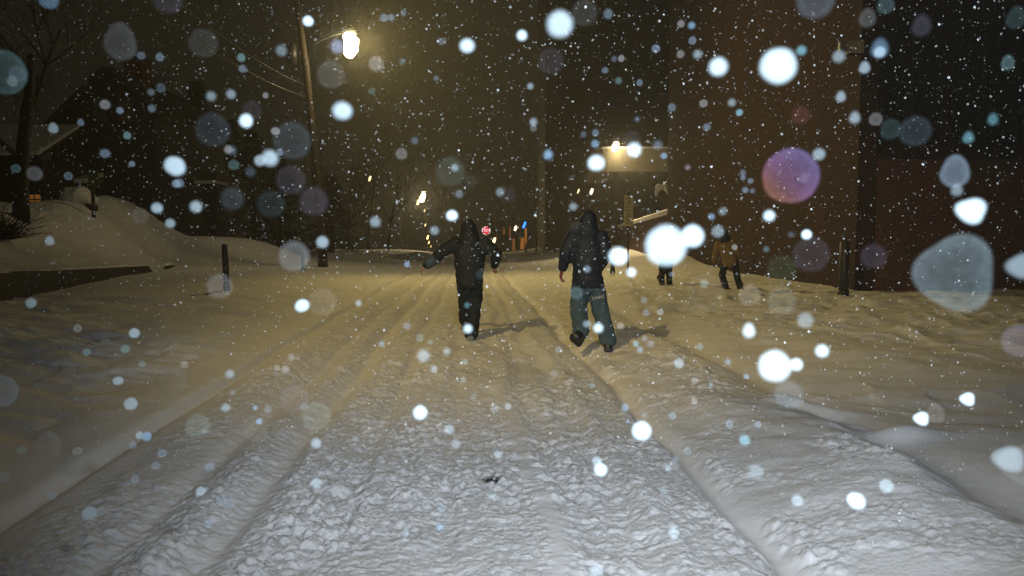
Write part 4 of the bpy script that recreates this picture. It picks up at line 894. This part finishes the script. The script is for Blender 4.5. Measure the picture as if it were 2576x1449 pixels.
# ---- the large ones, one by one
for a in [
 (1675, 618, 58, 'W', None, 'biggest solid white snowflake, in front of the ramp wall right of the right walker'),
 (1742, 594, 32, 'W', None, 'white snowflake touching the upper right of the biggest white one'),
 (1555, 645, 26, 'W', None, 'white snowflake at the elbow of the right walker', 'c', 1.08),
 (1958, 166, 45, 'W', None, 'second biggest solid white snowflake, high on the brick building', 'c', 1.04, .5),
 (1408, 61, 35, 'W', None, 'solid white snowflake at the top edge against the office block'),
 (1949, 921, 43, 'W', None, 'big white snowflake over the trodden snow below the ochre-jacketed person'),
 (2003, 917, 17, 'W', None, 'small white snowflake stuck to the right of the big one over the trodden snow'),
 (1614, 1084, 27, 'W', None, 'solid white snowflake over the right wheel rut below the right walker'),
 (1807, 168, 24, 'W', None, 'round white snowflake left of the second biggest one'),
 (440, 418, 24, 'W', None, 'oval white snowflake over the roof snow of the low house', 'c', 1.1, .6),
 (679, 398, 21, 'W', None, 'larger white snowflake of a touching pair left of the utility pole'),
 (654, 404, 15, 'W', .8, 'smaller snowflake of the touching pair left of the utility pole'),
 (861, 279, 23, 'W', None, 'wide white snowflake under the blazing street lamp', 'c', 1.12),
 (1500, 410, 22, 'W', None, 'wide white snowflake at the rounded end of the lit canopy', 'c', 1.1),
 (1595, 377, 20, 'W', None, 'round white snowflake on the lit canopy right of its lamp'),
 (1588, 352, 21, 'G', .05, 'faint grey snowflake half behind the white one on the lit canopy', 'c', 1, 0, BLU),
 (849, 117, 18, 'W', .7, 'pale lilac snowflake touching the left of the blazing street lamp', 'c', 1, 0, VIO),
 (775, 53, 13, 'W', None, 'white snowflake just left above the blazing street lamp', 'c', 1.05),
 (1175, 115, 18, 'W', None, 'wide white snowflake alone in the sky right of the street lamp', 'c', 1.1),
 (1313, 89, 14, 'W', None, 'white snowflake in the sky just left of the office block edge'),
 (1137, 542, 15, 'W', None, 'white snowflake just left above the hood of the left walker', 'c', 1.08),
 (619, 304, 18, 'W', None, 'oval white snowflake overlapping a faint one left of the pole', 'c', .92, .3),
 (634, 278, 22, 'G', .05, 'faint lilac snowflake behind the oval white one left of the pole', 'c', 1, 0, VIO),
 (581, 237, 12, 'W', .75, 'right one of two bright snowflakes above the big faint disc left of the pole'),
 (531, 242, 12, 'W', .6, 'left one of two bright snowflakes above the big faint disc left of the pole'),
 (1057, 1038, 20, 'W', None, 'round white snowflake left of the centre track in the churned snow'),
 (1065, 895, 18, 'W', .8, 'pale snowflake left below the boots of the left walker'),
 (1092, 929, 11, 'W', .9, 'upright oval snowflake below the pale one at the left walker', 'c', .85),
 (1124, 884, 10, 'W', .9, 'bright snowflake left of the left walker boots'),
 (1177, 827, 12, 'W', None, 'white snowflake over the boots of the left walker'),
 (2443, 530, 31, 'W', None, 'white drop-shaped snowflake on the dark lower brick wall', 'r', 1.05, .3),
 (2402, 437, 33, 'G', .48, 'pale grey drop-shaped snowflake under the stone ledge', 't', .95, 0, BLU),
 (2407, 480, 14, 'W', .7, 'small bright snowflake at the bottom of the pale grey drop-shaped one', 't'),
 (2403, 687, 86, 'G', .34, 'huge translucent grey rounded-triangle snowflake at the foot of the dark wall', 'r', .93, .0, (.72, .95, 1.05)),
 (2569, 670, 30, 'W', .8, 'white snowflake cut by the right edge beside the huge grey one', 'r'),
 (2566, 858, 34, 'G', .25, 'pale lilac snowflake cut by the right edge over the drifts', 'c', 1, 0, VIO),
 (2538, 1155, 30, 'W', .75, 'misty white snowflake at the right edge over the near drifts', 'r', 1.1),
 (2573, 1170, 42, 'G', .12, 'wide faint grey snowflake behind the misty white one at the right edge', 'r'),
 (2052, 0, 40, 'G', .25, 'large blue-grey snowflake cut by the top edge above the brick building', 'c', 1, 0, BLU),
 (8, 182, 46, 'G', .13, 'large teal snowflake cut by the left edge above the cottage', 'c', .95, .2, TEAL),
 (44, 186, 16, 'G', .25, 'small blue-grey snowflake on the right rim of the teal one', 'c', 1, 0, BLU),
 (31, 206, 12, 'W', .7, 'bright snowflake on the lower rim of the large teal one', 't'),
 (0, 985, 34, 'G', .2, 'blue-grey snowflake cut by the left edge over the left verge', 'c', 1, 0, BLU),
 (122, 0, 20, 'W', .8, 'bright bluish snowflake cut by the top edge at the upper left', 'c', 1.05, 0, BLU),
 (740, 645, 37, 'G', .28, 'bright translucent snowflake at the foot of the utility pole', 'c', 1, 0, (.92, .98, 1.0)),
 (553, 720, 29, 'G', .16, 'translucent grey snowflake at the foot of the slim left bollard'),
 (760, 769, 17, 'W', None, 'oval white snowflake touching a grey disc on the left verge', 'c', 1.15, -.4),
 (811, 760, 34, 'G', .11, 'beige-grey translucent disc right of the oval white snowflake', 'c', 1, 0, BEI),
 (811, 609, 17, 'W', .9, 'bright snowflake in front of the foot of the utility pole'),
 (944, 558, 15, 'W', .7, 'pair-shaped bright snowflake among the trees left of the far street lamp'),
 (505, 1236, 12, 'W', None, 'small glaring white snowflake over the left side of the churned snow'),
 (225, 1292, 17, 'W', .95, 'white snowflake over the lower end of the left tyre groove'),
 (329, 1016, 16, 'W', .7, 'pale snowflake on the smooth mound of the left verge'),
 (297, 958, 11, 'W', .9, 'bright snowflake on the crest of the smooth left mound', 'c', 1.15),
 (338, 838, 13, 'W', .9, 'bright snowflake on the left verge below the stone wall'),
 (578, 941, 11, 'W', .9, 'bright snowflake at the upper end of the left tyre groove'),
 (497, 1071, 27, 'G', .16, 'greenish-grey disc right of the left tyre groove', 'c', 1, 0, GRN),
 (740, 1003, 33, 'G', .10, 'left one of two pale discs over the left ruts', 'c', 1, 0, VIO),
 (797, 1048, 35, 'G', .13, 'right one of two pale discs over the left ruts', 'c', 1, 0, GRN),
 (648, 1085, 27, 'G', .08, 'faint disc under a white speck left of the two pale discs'),
 (430, 960, 36, 'G', .05, 'barely visible disc on the trampled left verge'),
 (122, 1122, 32, 'G', .05, 'faint tall oval snowflake on the smooth left verge', 'c', .75),
 (190, 1170, 26, 'G', .04, 'barely visible disc right below the tall oval one on the left verge'),
 (795, 1115, 14, 'W', .9, 'bright snowflake straight below the two pale discs'),
 (795, 1215, 14, 'W', .7, 'pale snowflake over the churned snow far below the two pale discs'),
 (303, 112, 37, 'G', .09, 'large grey drop-shaped snowflake above the gabled house', 't', .95, 0, (.9, .98, 1)),
 (535, 327, 39, 'G', .06, 'large slate grey disc right of the gabled house', 'c', 1, 0, BLU),
 (735, 354, 45, 'G', .085, 'largest grey-blue disc left beside the utility pole', 'c', 1, 0, BLU),
 (511, 108, 32, 'G', .055, 'notched grey disc on the overhead wires', 'n', 1, 0, (.95, 1.0, .98)),
 (421, -4, 31, 'G', .06, 'bluish disc cut by the top edge left of the wires', 'c', 1, 0, VIO),
 (732, 453, 35, 'G', .06, 'violet-grey disc directly under the largest one beside the pole', 'c', 1, 0, VIO),
 (790, 507, 34, 'G', .085, 'grey disc crossing the lower part of the utility pole', 'c', 1, 0, VIO),
 (682, 514, 32, 'G', .05, 'dim teal disc left of the one crossing the pole', 'c', 1, 0, TEAL),
 (584, 500, 26, 'G', .09, 'grey disc above the slim left bollard', 'c', 1, 0, BLU),
 (353, 543, 17, 'G', .06, 'grey disc at the crest of the left snow bank'),
 (833, 188, 33, 'G', .12, 'grey disc under the lilac snowflake by the street lamp', 'c', 1, 0, (1, 1, .95)),
 (946, 160, 17, 'G', .42, 'pale beige disc right below the blazing street lamp', 'c', 1, 0, (1.05, 1, .95)),
 (708, 127, 14, 'W', .42, 'pale grey snowflake left of the utility pole top'),
 (1133, 432, 37, 'G', .10, 'greenish-grey disc holding brighter flakes above the left walker', 'c', 1, 0, GRN),
 (1144, 422, 11, 'W', .8, 'bright snowflake inside the greenish-grey disc above the left walker'),
 (1184, 456, 16, 'G', .05, 'faint disc at the lower right of the greenish-grey one'),
 (1155, 488, 12, 'W', .4, 'grey snowflake midway between the greenish-grey disc and the left hood'),
 (1278, 490, 19, 'G', .05, 'faint violet disc above the far blue light', 'c', 1, 0, VIO),
 (1258, 483, 12, 'W', .6, 'bright snowflake overlapping the faint violet disc'),
 (1010, 387, 14, 'G', .3, 'grey snowflake high above the far street lamp'),
 (1470, 32, 31, 'G', .08, 'grey disc right of the solid white one at the top of the office block', 'c', 1, 0, (.95, 1, 1.02)),
 (1386, 154, 31, 'G', .055, 'slate disc at the edge of the office block', 'c', 1, 0, VIO),
 (1989, 443, 66, 'V', .42, 'large violet iridescent disc on the brick building', 'c', 1, 0, (.85, .55, 1.15)),
 (2023, 448, 11, 'G', .2, 'small lilac snowflake inside the violet disc', 'c', 1, 0, VIO),
 (2014, 290, 20, 'G', .055, 'dull red disc above the violet one on the brick building', 'c', 1, 0, (1.5, .45, .5)),
 (1966, 757, 33, 'G', .16, 'blue and yellow tinged disc right of the ochre-jacketed person', 'c', 1, 0, (.9, 1.05, .95)),
 (1886, 743, 26, 'G', .20, 'beige disc at the feet of the ochre-jacketed person', 'c', 1, 0, BEI),
 (2026, 806, 21, 'W', .65, 'pale round snowflake below the blue and yellow tinged disc'),
 (1775, 735, 46, 'G', .05, 'very faint wide disc left of the feet of the ochre-jacketed person', 'c', 1, 0, BEI),
 (1806, 582, 17, 'W', .6, 'pale ringed snowflake over the head of the stooping person'),
 (1935, 543, 15, 'W', None, 'bright snowflake below the violet disc'),
 (2029, 590, 13, 'W', None, 'bright snowflake left above the thick black bollard'),
 (1984, 993, 33, 'G', .28, 'blue-grey disc under the big white snowflake on the trodden snow', 'c', 1, 0, BLU),
 (2198, 645, 28, 'G', .03, 'dim blue disc right of the thick black bollard', 'c', 1, 0, VIO),
 (1966, 675, 30, 'G', .025, 'dim green disc low on the brick wall', 'c', 1.1, 0, (.7, 1.2, .7)),
 (2040, 640, 42, 'G', .018, 'hardly visible wide disc left of the thick black bollard', 'c', 1, 0, VIO),
 (2068, 883, 17, 'W', None, 'round white snowflake over the trodden snow at the right'),
 (1884, 834, 18, 'W', None, 'drop-shaped white snowflake below the beige disc', 't', .95),
 (2060, 388, 16, 'W', .8, 'bright snowflake right above the violet disc'),
 (2240, 325, 23, 'G', .08, 'teal disc on the black windows', 'c', .9, 0, TEAL),
 (2302, 330, 33, 'G', .025, 'dim blue disc touching the teal one on the black windows', 'c', 1, 0, BLU),
 (2213, 125, 22, 'W', .45, 'bluish drop-shaped snowflake beside the box light', 't', 1, 0, BLU),
 (2213, 131, 14, 'W', .8, 'bright core in the bluish drop-shaped snowflake beside the box light'),
 (2110, 142, 15, 'W', .7, 'bright snowflake left below the box light'),
 (2175, 172, 14, 'W', .8, 'bright drop-shaped snowflake right below the box light', 't'),
 (2182, 48, 18, 'G', .2, 'grey drop-shaped snowflake at the top of the brick corner', 't'),
 (2228, 14, 17, 'G', .16, 'teal-grey snowflake by the top edge right of the brick corner', 'c', 1, 0, TEAL),
 (2318, 68, 20, 'G', .025, 'dim drop-shaped disc high on the black windows', 't', 1, 0, VIO),
 (2555, 48, 20, 'G', .05, 'dark teal drop-shaped snowflake at the upper right edge', 't', .9, 0, TEAL),
 (2436, 348, 13, 'W', .5, 'teal drop-shaped snowflake above the stone ledge', 't', 1, 0, TEAL),
 (2498, 302, 13, 'W', .45, 'teal drop-shaped snowflake at the right of the black windows', 't', .9, 0, TEAL),
 (2535, 160, 14, 'G', .25, 'dim teal drop-shaped snowflake high at the right', 't', .9, 0, TEAL),
 (2115, 245, 13, 'W', .8, 'bright drop-shaped snowflake on the brick corner', 't'),
 (2150, 298, 14, 'W', .8, 'upper bright snowflake low on the brick corner', 't'),
 (2203, 300, 14, 'G', .25, 'grey snowflake at the left edge of the black windows'),
 (2434, 1004, 16, 'W', None, 'bright snowflake over the smooth drifts at the right', 'r'),
 (2318, 1053, 17, 'W', None, 'white half of a touching pair over the right drifts', 'r'),
 (2354, 1043, 20, 'G', .15, 'clear half of the touching pair over the right drifts', 't', .95),
 (2230, 1222, 17, 'W', .95, 'white snowflake on the crest of the right snow ridge'),
 (2154, 1260, 20, 'W', None, 'ragged white snowflake on the slope of the right ridge', 'c', 1.15, .6),
 (2006, 1259, 15, 'W', .95, 'bright snowflake on the flank of the ridge left of the ragged one'),
 (1903, 1187, 19, 'W', .5, 'pale disc low on the flank of the right ridge'),
 (1511, 1182, 18, 'W', None, 'lower white snowflake of a pair in the near churned snow'),
 (1502, 1160, 14, 'W', .9, 'upper white snowflake of the pair in the near churned snow'),
 (1500, 1436, 18, 'W', .9, 'white snowflake at the bottom edge right of the centre track'),
 (1695, 1341, 15, 'W', .95, 'white snowflake in the near snow left of the ridge rut'),
 (1450, 737, 16, 'G', .22, 'teal-grey disc on the hip of the right walker', 'c', 1, 0, TEAL),
 (1477, 677, 10, 'W', .7, 'bright snowflake at the jacket hem of the right walker'),
 (1505, 825, 13, 'W', None, 'white snowflake on the shin of the right walker'),
 (1477, 815, 10, 'W', .9, 'white snowflake on the left calf of the right walker', 'c', 1.2),
 (1588, 685, 13, 'W', None, 'white snowflake at the foot of the parking sign post'),
 (1442, 520, 11, 'W', .8, 'bright snowflake left of the hood of the right walker'),
 (1447, 571, 13, 'G', .04, 'dim disc on the shoulder of the right walker', 'c', 1, 0, VIO),
 (1209, 690, 12, 'G', .09, 'teal disc on the hip of the left walker', 'c', 1, 0, TEAL),
 (1175, 768, 9, 'W', .35, 'teal-grey snowflake on the knee of the left walker', 'c', 1, 0, TEAL),
 (395, 523, 14, 'W', .9, 'left one of three bright snowflakes over the dark left bank trees'),
 (493, 520, 15, 'W', .95, 'right one of three bright snowflakes over the dark left bank trees'),
 (428, 562, 12, 'W', .9, 'lowest of three bright snowflakes over the dark left bank trees'),
 (134, 324, 12, 'W', .7, 'bright snowflake at the cottage roof edge', 't'),
 (87, 437, 15, 'G', .2, 'grey snowflake on the cottage wall'),
 (125, 607, 11, 'W', .8, 'bright snowflake on the slope of the left snow bank', 't'),
 (78, 762, 12, 'W', .7, 'bright snowflake at the near end of the stone wall'),
 (380, 232, 9, 'W', .2, 'grey snowflake right of the house chimney'),
 (1278, 1022, 10, 'W', .7, 'bright snowflake beside the centre track'),
 (1245, 1028, 12, 'W', .45, 'pale snowflake left of the one beside the centre track'),
 (1130, 1080, 14, 'W', .65, 'pale snowflake left of the centre track'),
 (1147, 1117, 13, 'W', .5, 'greyish snowflake below the pale one left of the centre track'),
 (1252, 1143, 11, 'W', .7, 'bright snowflake above the weed tuft'),
 (1093, 580, 13, 'W', .6, 'bright snowflake over the far lamp string'),
 (1708, 914, 14, 'W', .8, 'bright snowflake right below the right walker shadow'),
]: flake(*a)
# ---- smaller ones
for a in [(1379,389,13,1),(1497,362,11,.7),(1334,217,9,.7),(1342,307,11,.8),(1342,322,9,.3),(1530,35,11,.6),(1740,64,9,.7),(1713,60,8,.6),(1650,122,9,.6),(1712,136,9,.5),(1742,102,9,.5),(1755,137,11,.8),(2016,127,12,.9),(1522,177,7,.5),(1563,147,8,.6),
 (1609,208,8,.5),(1556,203,8,.4),(1545,148,7,.3),(1690,270,9,.5),(1770,260,9,.5),(1778,320,8,.6),(1841,258,10,.7),(1860,283,9,.8),(1670,392,9,.7),(1655,365,10,.6),(1603,300,6,.4),(1498,334,9,.5),(1468,338,7,.4),(1730,421,6,.5),(1869,435,7,.5),(1875,478,7,.6),(1893,480,6,.4),(1888,455,6,.6),(1869,447,6,.6),(1790,545,9,.7),(1818,532,10,.7),(1848,622,7,.6),(1928,627,6,.5),(1990,590,6,.3),
 (902,763,9,.8),(1024,665,8,.7),(1043,354,8,.4),(935,230,7,.3),(1097,197,6,.4),(1110,104,8,.4),(1012,155,7,.4),(984,44,8,.5),(966,45,9,.6),(1015,32,7,.4),(610,173,8,.5),(607,145,9,.6),(668,240,7,.5),(693,330,9,.6),(704,383,8,.5),(574,376,9,.6),(583,378,10,.3),(630,432,11,.2),(588,415,11,.25),(451,461,10,.5),(443,462,9,.5),(355,140,8,.3),(402,144,9,.4),(405,221,10,.2),(264,263,10,.4),(302,278,7,.5),(382,273,8,.4),(203,309,7,.4),(320,341,8,.5),(264,386,9,.5),(332,412,6,.6),(172,443,9,.6),(40,424,9,.3),
 (315,878,9,.6),(195,826,9,.5),(76,768,8,.5),(218,886,8,.3),(357,916,7,.3),(464,917,8,.3),(568,1026,11,.7),(369,1098,12,.9),(351,1095,10,.7),(334,1120,8,.5),(408,1141,9,.5),(391,1171,9,.6),(195,1135,9,.6),(55,1133,8,.5),(132,1248,9,.6),(9,1201,10,.6),(527,1175,10,.6),(527,1316,9,.5),(557,1260,12,.6),(580,1266,14,.25),(340,1206,9,.5),(56,1421,10,.4),(674,1030,8,.4),(642,1026,6,.9),(652,1060,8,.8),(733,898,8,.5),(718,930,9,.6),(697,926,7,.5),(766,1023,9,.3),(585,988,6,.4),
 (1106,1325,10,.8),(1111,1280,9,.6),(1235,1245,7,.5),(1020,1340,9,.6),(1024,1245,7,.5),(1165,956,7,.5),(1170,910,7,.6),(960,865,8,.7),(1024,820,9,.5),(1056,850,10,.4),(1083,860,6,.4),(1190,1000,7,.3),(1395,940,9,.3),(1405,880,8,.5),(1430,965,9,.3),(1490,970,7,.5),(1573,1025,11,.7),(1579,1060,5,.9),(1621,1045,7,.4),(1692,1046,9,.6),(1681,1178,9,.7),(1668,1234,8,.5),(1700,1155,8,.4),(1873,1107,14,.8),(1907,1068,8,.6),(1835,1067,9,.6),(1747,1009,8,.6),(1748,957,8,.5),(1788,968,5,.8),(1831,911,8,.7),(1877,947,7,.7),(1760,872,8,.5),(1730,1136,9,.4),
 (1620,755,8,.4),(1610,880,9,.7),(1637,865,8,.6),(1600,865,9,.7),(1561,820,8,.6),(1621,852,7,.5),(1661,785,8,.6),(1625,787,8,.5),(1690,690,6,.5),(1772,713,9,.6),(1801,715,10,.7),(1795,745,8,.6),(1770,655,8,.4),(1690,860,8,.5),(1570,785,8,.5),(1440,693,6,.4),(1427,655,8,.3),(1395,598,6,.4),(1305,640,7,.4),(1363,672,7,.4),(1290,712,7,.4),(1232,650,7,.4),(1238,635,5,.4),(1200,628,7,.3),(1190,655,6,.5),(1247,740,6,.4),(1269,715,5,.4),
 (2155,985,9,.5),(2169,988,8,.4),(2252,986,9,.5),(2267,999,9,.4),(2252,1023,9,.5),(2420,1026,9,.6),(2431,1046,9,.5),(2536,998,9,.3),(2435,1154,11,.5),(2408,1112,7,.3),(2539,1250,12,.5),(2493,1130,9,.3),(2340,1228,8,.4),(2212,1168,9,.5),(2245,1192,8,.5),(2102,1188,9,.5),(2070,1080,7,.4),(1905,1065,8,.5),(1929,1136,8,.5),(2033,1225,12,.4),(1830,1228,8,.5),(1733,1175,9,.4),(2100,885,7,.6),(2092,873,6,.4),(2172,963,9,.35),(2380,830,9,.6),(2316,855,7,.5),(2442,900,8,.4),(2461,886,10,.4),(2400,775,10,.4),(2294,870,6,.3),(2206,887,6,.4),(2176,757,9,.5),(2071,802,9,.7),
 (2310,600,8,.6),(2330,592,7,.6),(2235,580,8,.5),(2380,555,9,.6),(2250,600,6,.3),(2212,550,9,.3),(2190,430,11,.3),(2232,432,14,.07),(2260,405,10,.5),(2080,404,9,.3),(2085,690,8,.3),(2050,720,9,.5),(2020,650,6,.5),(2260,257,9,.12),(2375,275,9,.3),(2480,240,10,.15),(2453,123,7,.4),(2380,55,8,.1),(2330,42,9,.2),(2280,30,8,.1),(2525,250,9,.2),(2560,190,8,.12),(2520,350,10,.25),(2560,270,13,.15),(2470,90,8,.3),(2120,50,10,.15),(2010,50,9,.4),(2070,240,9,.5),(1905,215,14,.08),(1795,180,9,.2),(1700,280,12,.12),(1810,60,9,.2)]:
    if nfl < 300: flake(a[0], a[1], a[2], 'W' if a[3] > .6 else 'G', a[3]*(1.15 if a[3] > .6 else .8), tint=(BLU if frnd.random() < .6 else (TEAL if frnd.random() < .4 else (1, 1, 1))), shape='t' if (a[0] > 2050 or a[0] < 250) and frnd.random() < .7 and a[1] < 700 else 'c', asp=frnd.uniform(.9, 1.12))
# ---- the rest of the snowfall
ico = [(0, 0, 1), (0, 0, -1)] + [(math.cos(a), math.sin(a), 0) for a in (0, 1.2566, 2.5133, 3.7699, 5.0265)]
icof = [(0, 2+i, 2+(i+1) % 5) for i in range(5)] + [(1, 2+(i+1) % 5, 2+i) for i in range(5)]
ns_ = 52000; dd = 1.6 + 17*rng.random(ns_)**1.1; dd[:1800] = 1.6 + 1.8*rng.random(1800)
sx_ = rng.uniform(-.88, .88, ns_)*dd + rng.uniform(-1.4, 1.4, ns_); sz_ = CAMZ + rng.uniform(-.42, .50, ns_)*dd
ok = (sz_ > ground(sx_, dd, False)[0] + .06) & ~((sx_ > side_x(dd) - .2) & (dd > BD - .3))
dd, sx_, sz_ = dd[ok], sx_[ok], sz_[ok]; nk_ = len(dd)
rr_ = np.where(dd > 3, rng.uniform(.0010, .0028, nk_), rng.uniform(.0006, .0014, nk_)); rr_[rng.random(nk_) < .12] *= 1.7
# extra flakes packed around the big street lamp to build up its halo
nl_ = 10000; qv = rng.normal(size=(nl_, 3)); qv /= np.linalg.norm(qv, axis=1)[:, None]; qv *= (7*rng.random(nl_)**1.05)[:, None]; lcv = P(884, 112, 32.0)
qv = qv[np.linalg.norm(qv, axis=1) > .75]
dd = np.concatenate([dd, lcv.y + qv[:, 1]]); sx_ = np.concatenate([sx_, lcv.x + qv[:, 0]]); sz_ = np.concatenate([sz_, lcv.z + qv[:, 2]]); rr_ = np.concatenate([rr_, rng.uniform(.003, .0075, len(qv))]); nk_ = len(dd)
vs = (np.stack([sx_, dd, sz_], -1)[:, None, :] + rr_[:, None, None]*np.array(ico)[None]*np.array([1, 1, 1.15])).reshape(-1, 3).tolist()
fs = (np.array(icof)[None] + 7*np.arange(nk_)[:, None, None]).reshape(-1, 3).tolist()
sp_m, nt_, b_m = new_mat('snow_speck'); b_m.inputs['Base Color'].default_value = (.55, .6, .62, 1); b_m.inputs['Roughness'].default_value = .9
tag(link('falling_snow', mesh_from('falling_snow', vs, fs), sp_m, None, True), kind='stuff')
print('flakes', nfl, 'specks', len(fs)//10)


# ------------------------------------------------------------------ air, sky, flash
HZ = dict(density=.0021, g=.45)
mb = MB(); mb.box(-460, 460, -34, 440, -24, 60); hz = mb.build('haze', None if False else bpy.data.materials.new('snowy_air')); tag(hz, kind='stuff')
m = hz.data.materials[0]; m.use_nodes = True; nt = m.node_tree; nt.nodes.clear()
o_ = nt.nodes.new('ShaderNodeOutputMaterial'); v_ = nt.nodes.new('ShaderNodeVolumePrincipled'); v_.inputs['Color'].default_value = (.93, .93, .92, 1); v_.inputs['Density'].default_value = HZ['density']; v_.inputs['Anisotropy'].default_value = HZ['g']
nt.links.new(v_.outputs[0], o_.inputs['Volume'])
w = bpy.data.worlds.new('World'); scene.world = w; w.use_nodes = True; nt = w.node_tree
bg = nt.nodes['Background']; sky = nt.nodes.new('ShaderNodeTexSky'); sky.sky_type = 'NISHITA'; sky.sun_disc = False; sky.sun_elevation = R(-4); sky.sun_rotation = R(160)
mx = nt.nodes.new('ShaderNodeMix'); mx.data_type = 'RGBA'; mx.blend_type = 'ADD'; mx.inputs['Factor'].default_value = 1.0
sc_ = nt.nodes.new('ShaderNodeMix'); sc_.data_type = 'RGBA'; sc_.blend_type = 'MULTIPLY'; sc_.inputs['Factor'].default_value = 1; sc_.inputs['B'].default_value = (.10, .10, .10, 1)
nt.links.new(sky.outputs[0], sc_.inputs['A']); nt.links.new(sc_.outputs['Result'], mx.inputs['A']); mx.inputs['B'].default_value = (.16, .15, .095, 1)   # town glow on the low cloud
nt.links.new(mx.outputs['Result'], bg.inputs['Color']); bg.inputs['Strength'].default_value = .07
# the camera's own flash gun, held up beside the lens
lamp_light('flash', 'SPOT', FLASH, FLASH_W, (.87, .94, 1.0), .05, None, aim=FLASH + FLASH_AIM, cone=math.degrees(2*FLASH_HALF), blend=1.0)

scene.view_settings.view_transform = 'Standard'; scene.view_settings.look = 'None'; scene.view_settings.exposure = -0.3; scene.view_settings.gamma = 1
scene.render.engine = 'CYCLES'; cy = scene.cycles
cy.max_bounces = 6; cy.diffuse_bounces = 2; cy.glossy_bounces = 2; cy.transmission_bounces = 2; cy.transparent_max_bounces = 40; cy.volume_bounces = 0
cy.use_denoising = True; cy.use_adaptive_sampling = False; cy.sample_clamp_indirect = 4
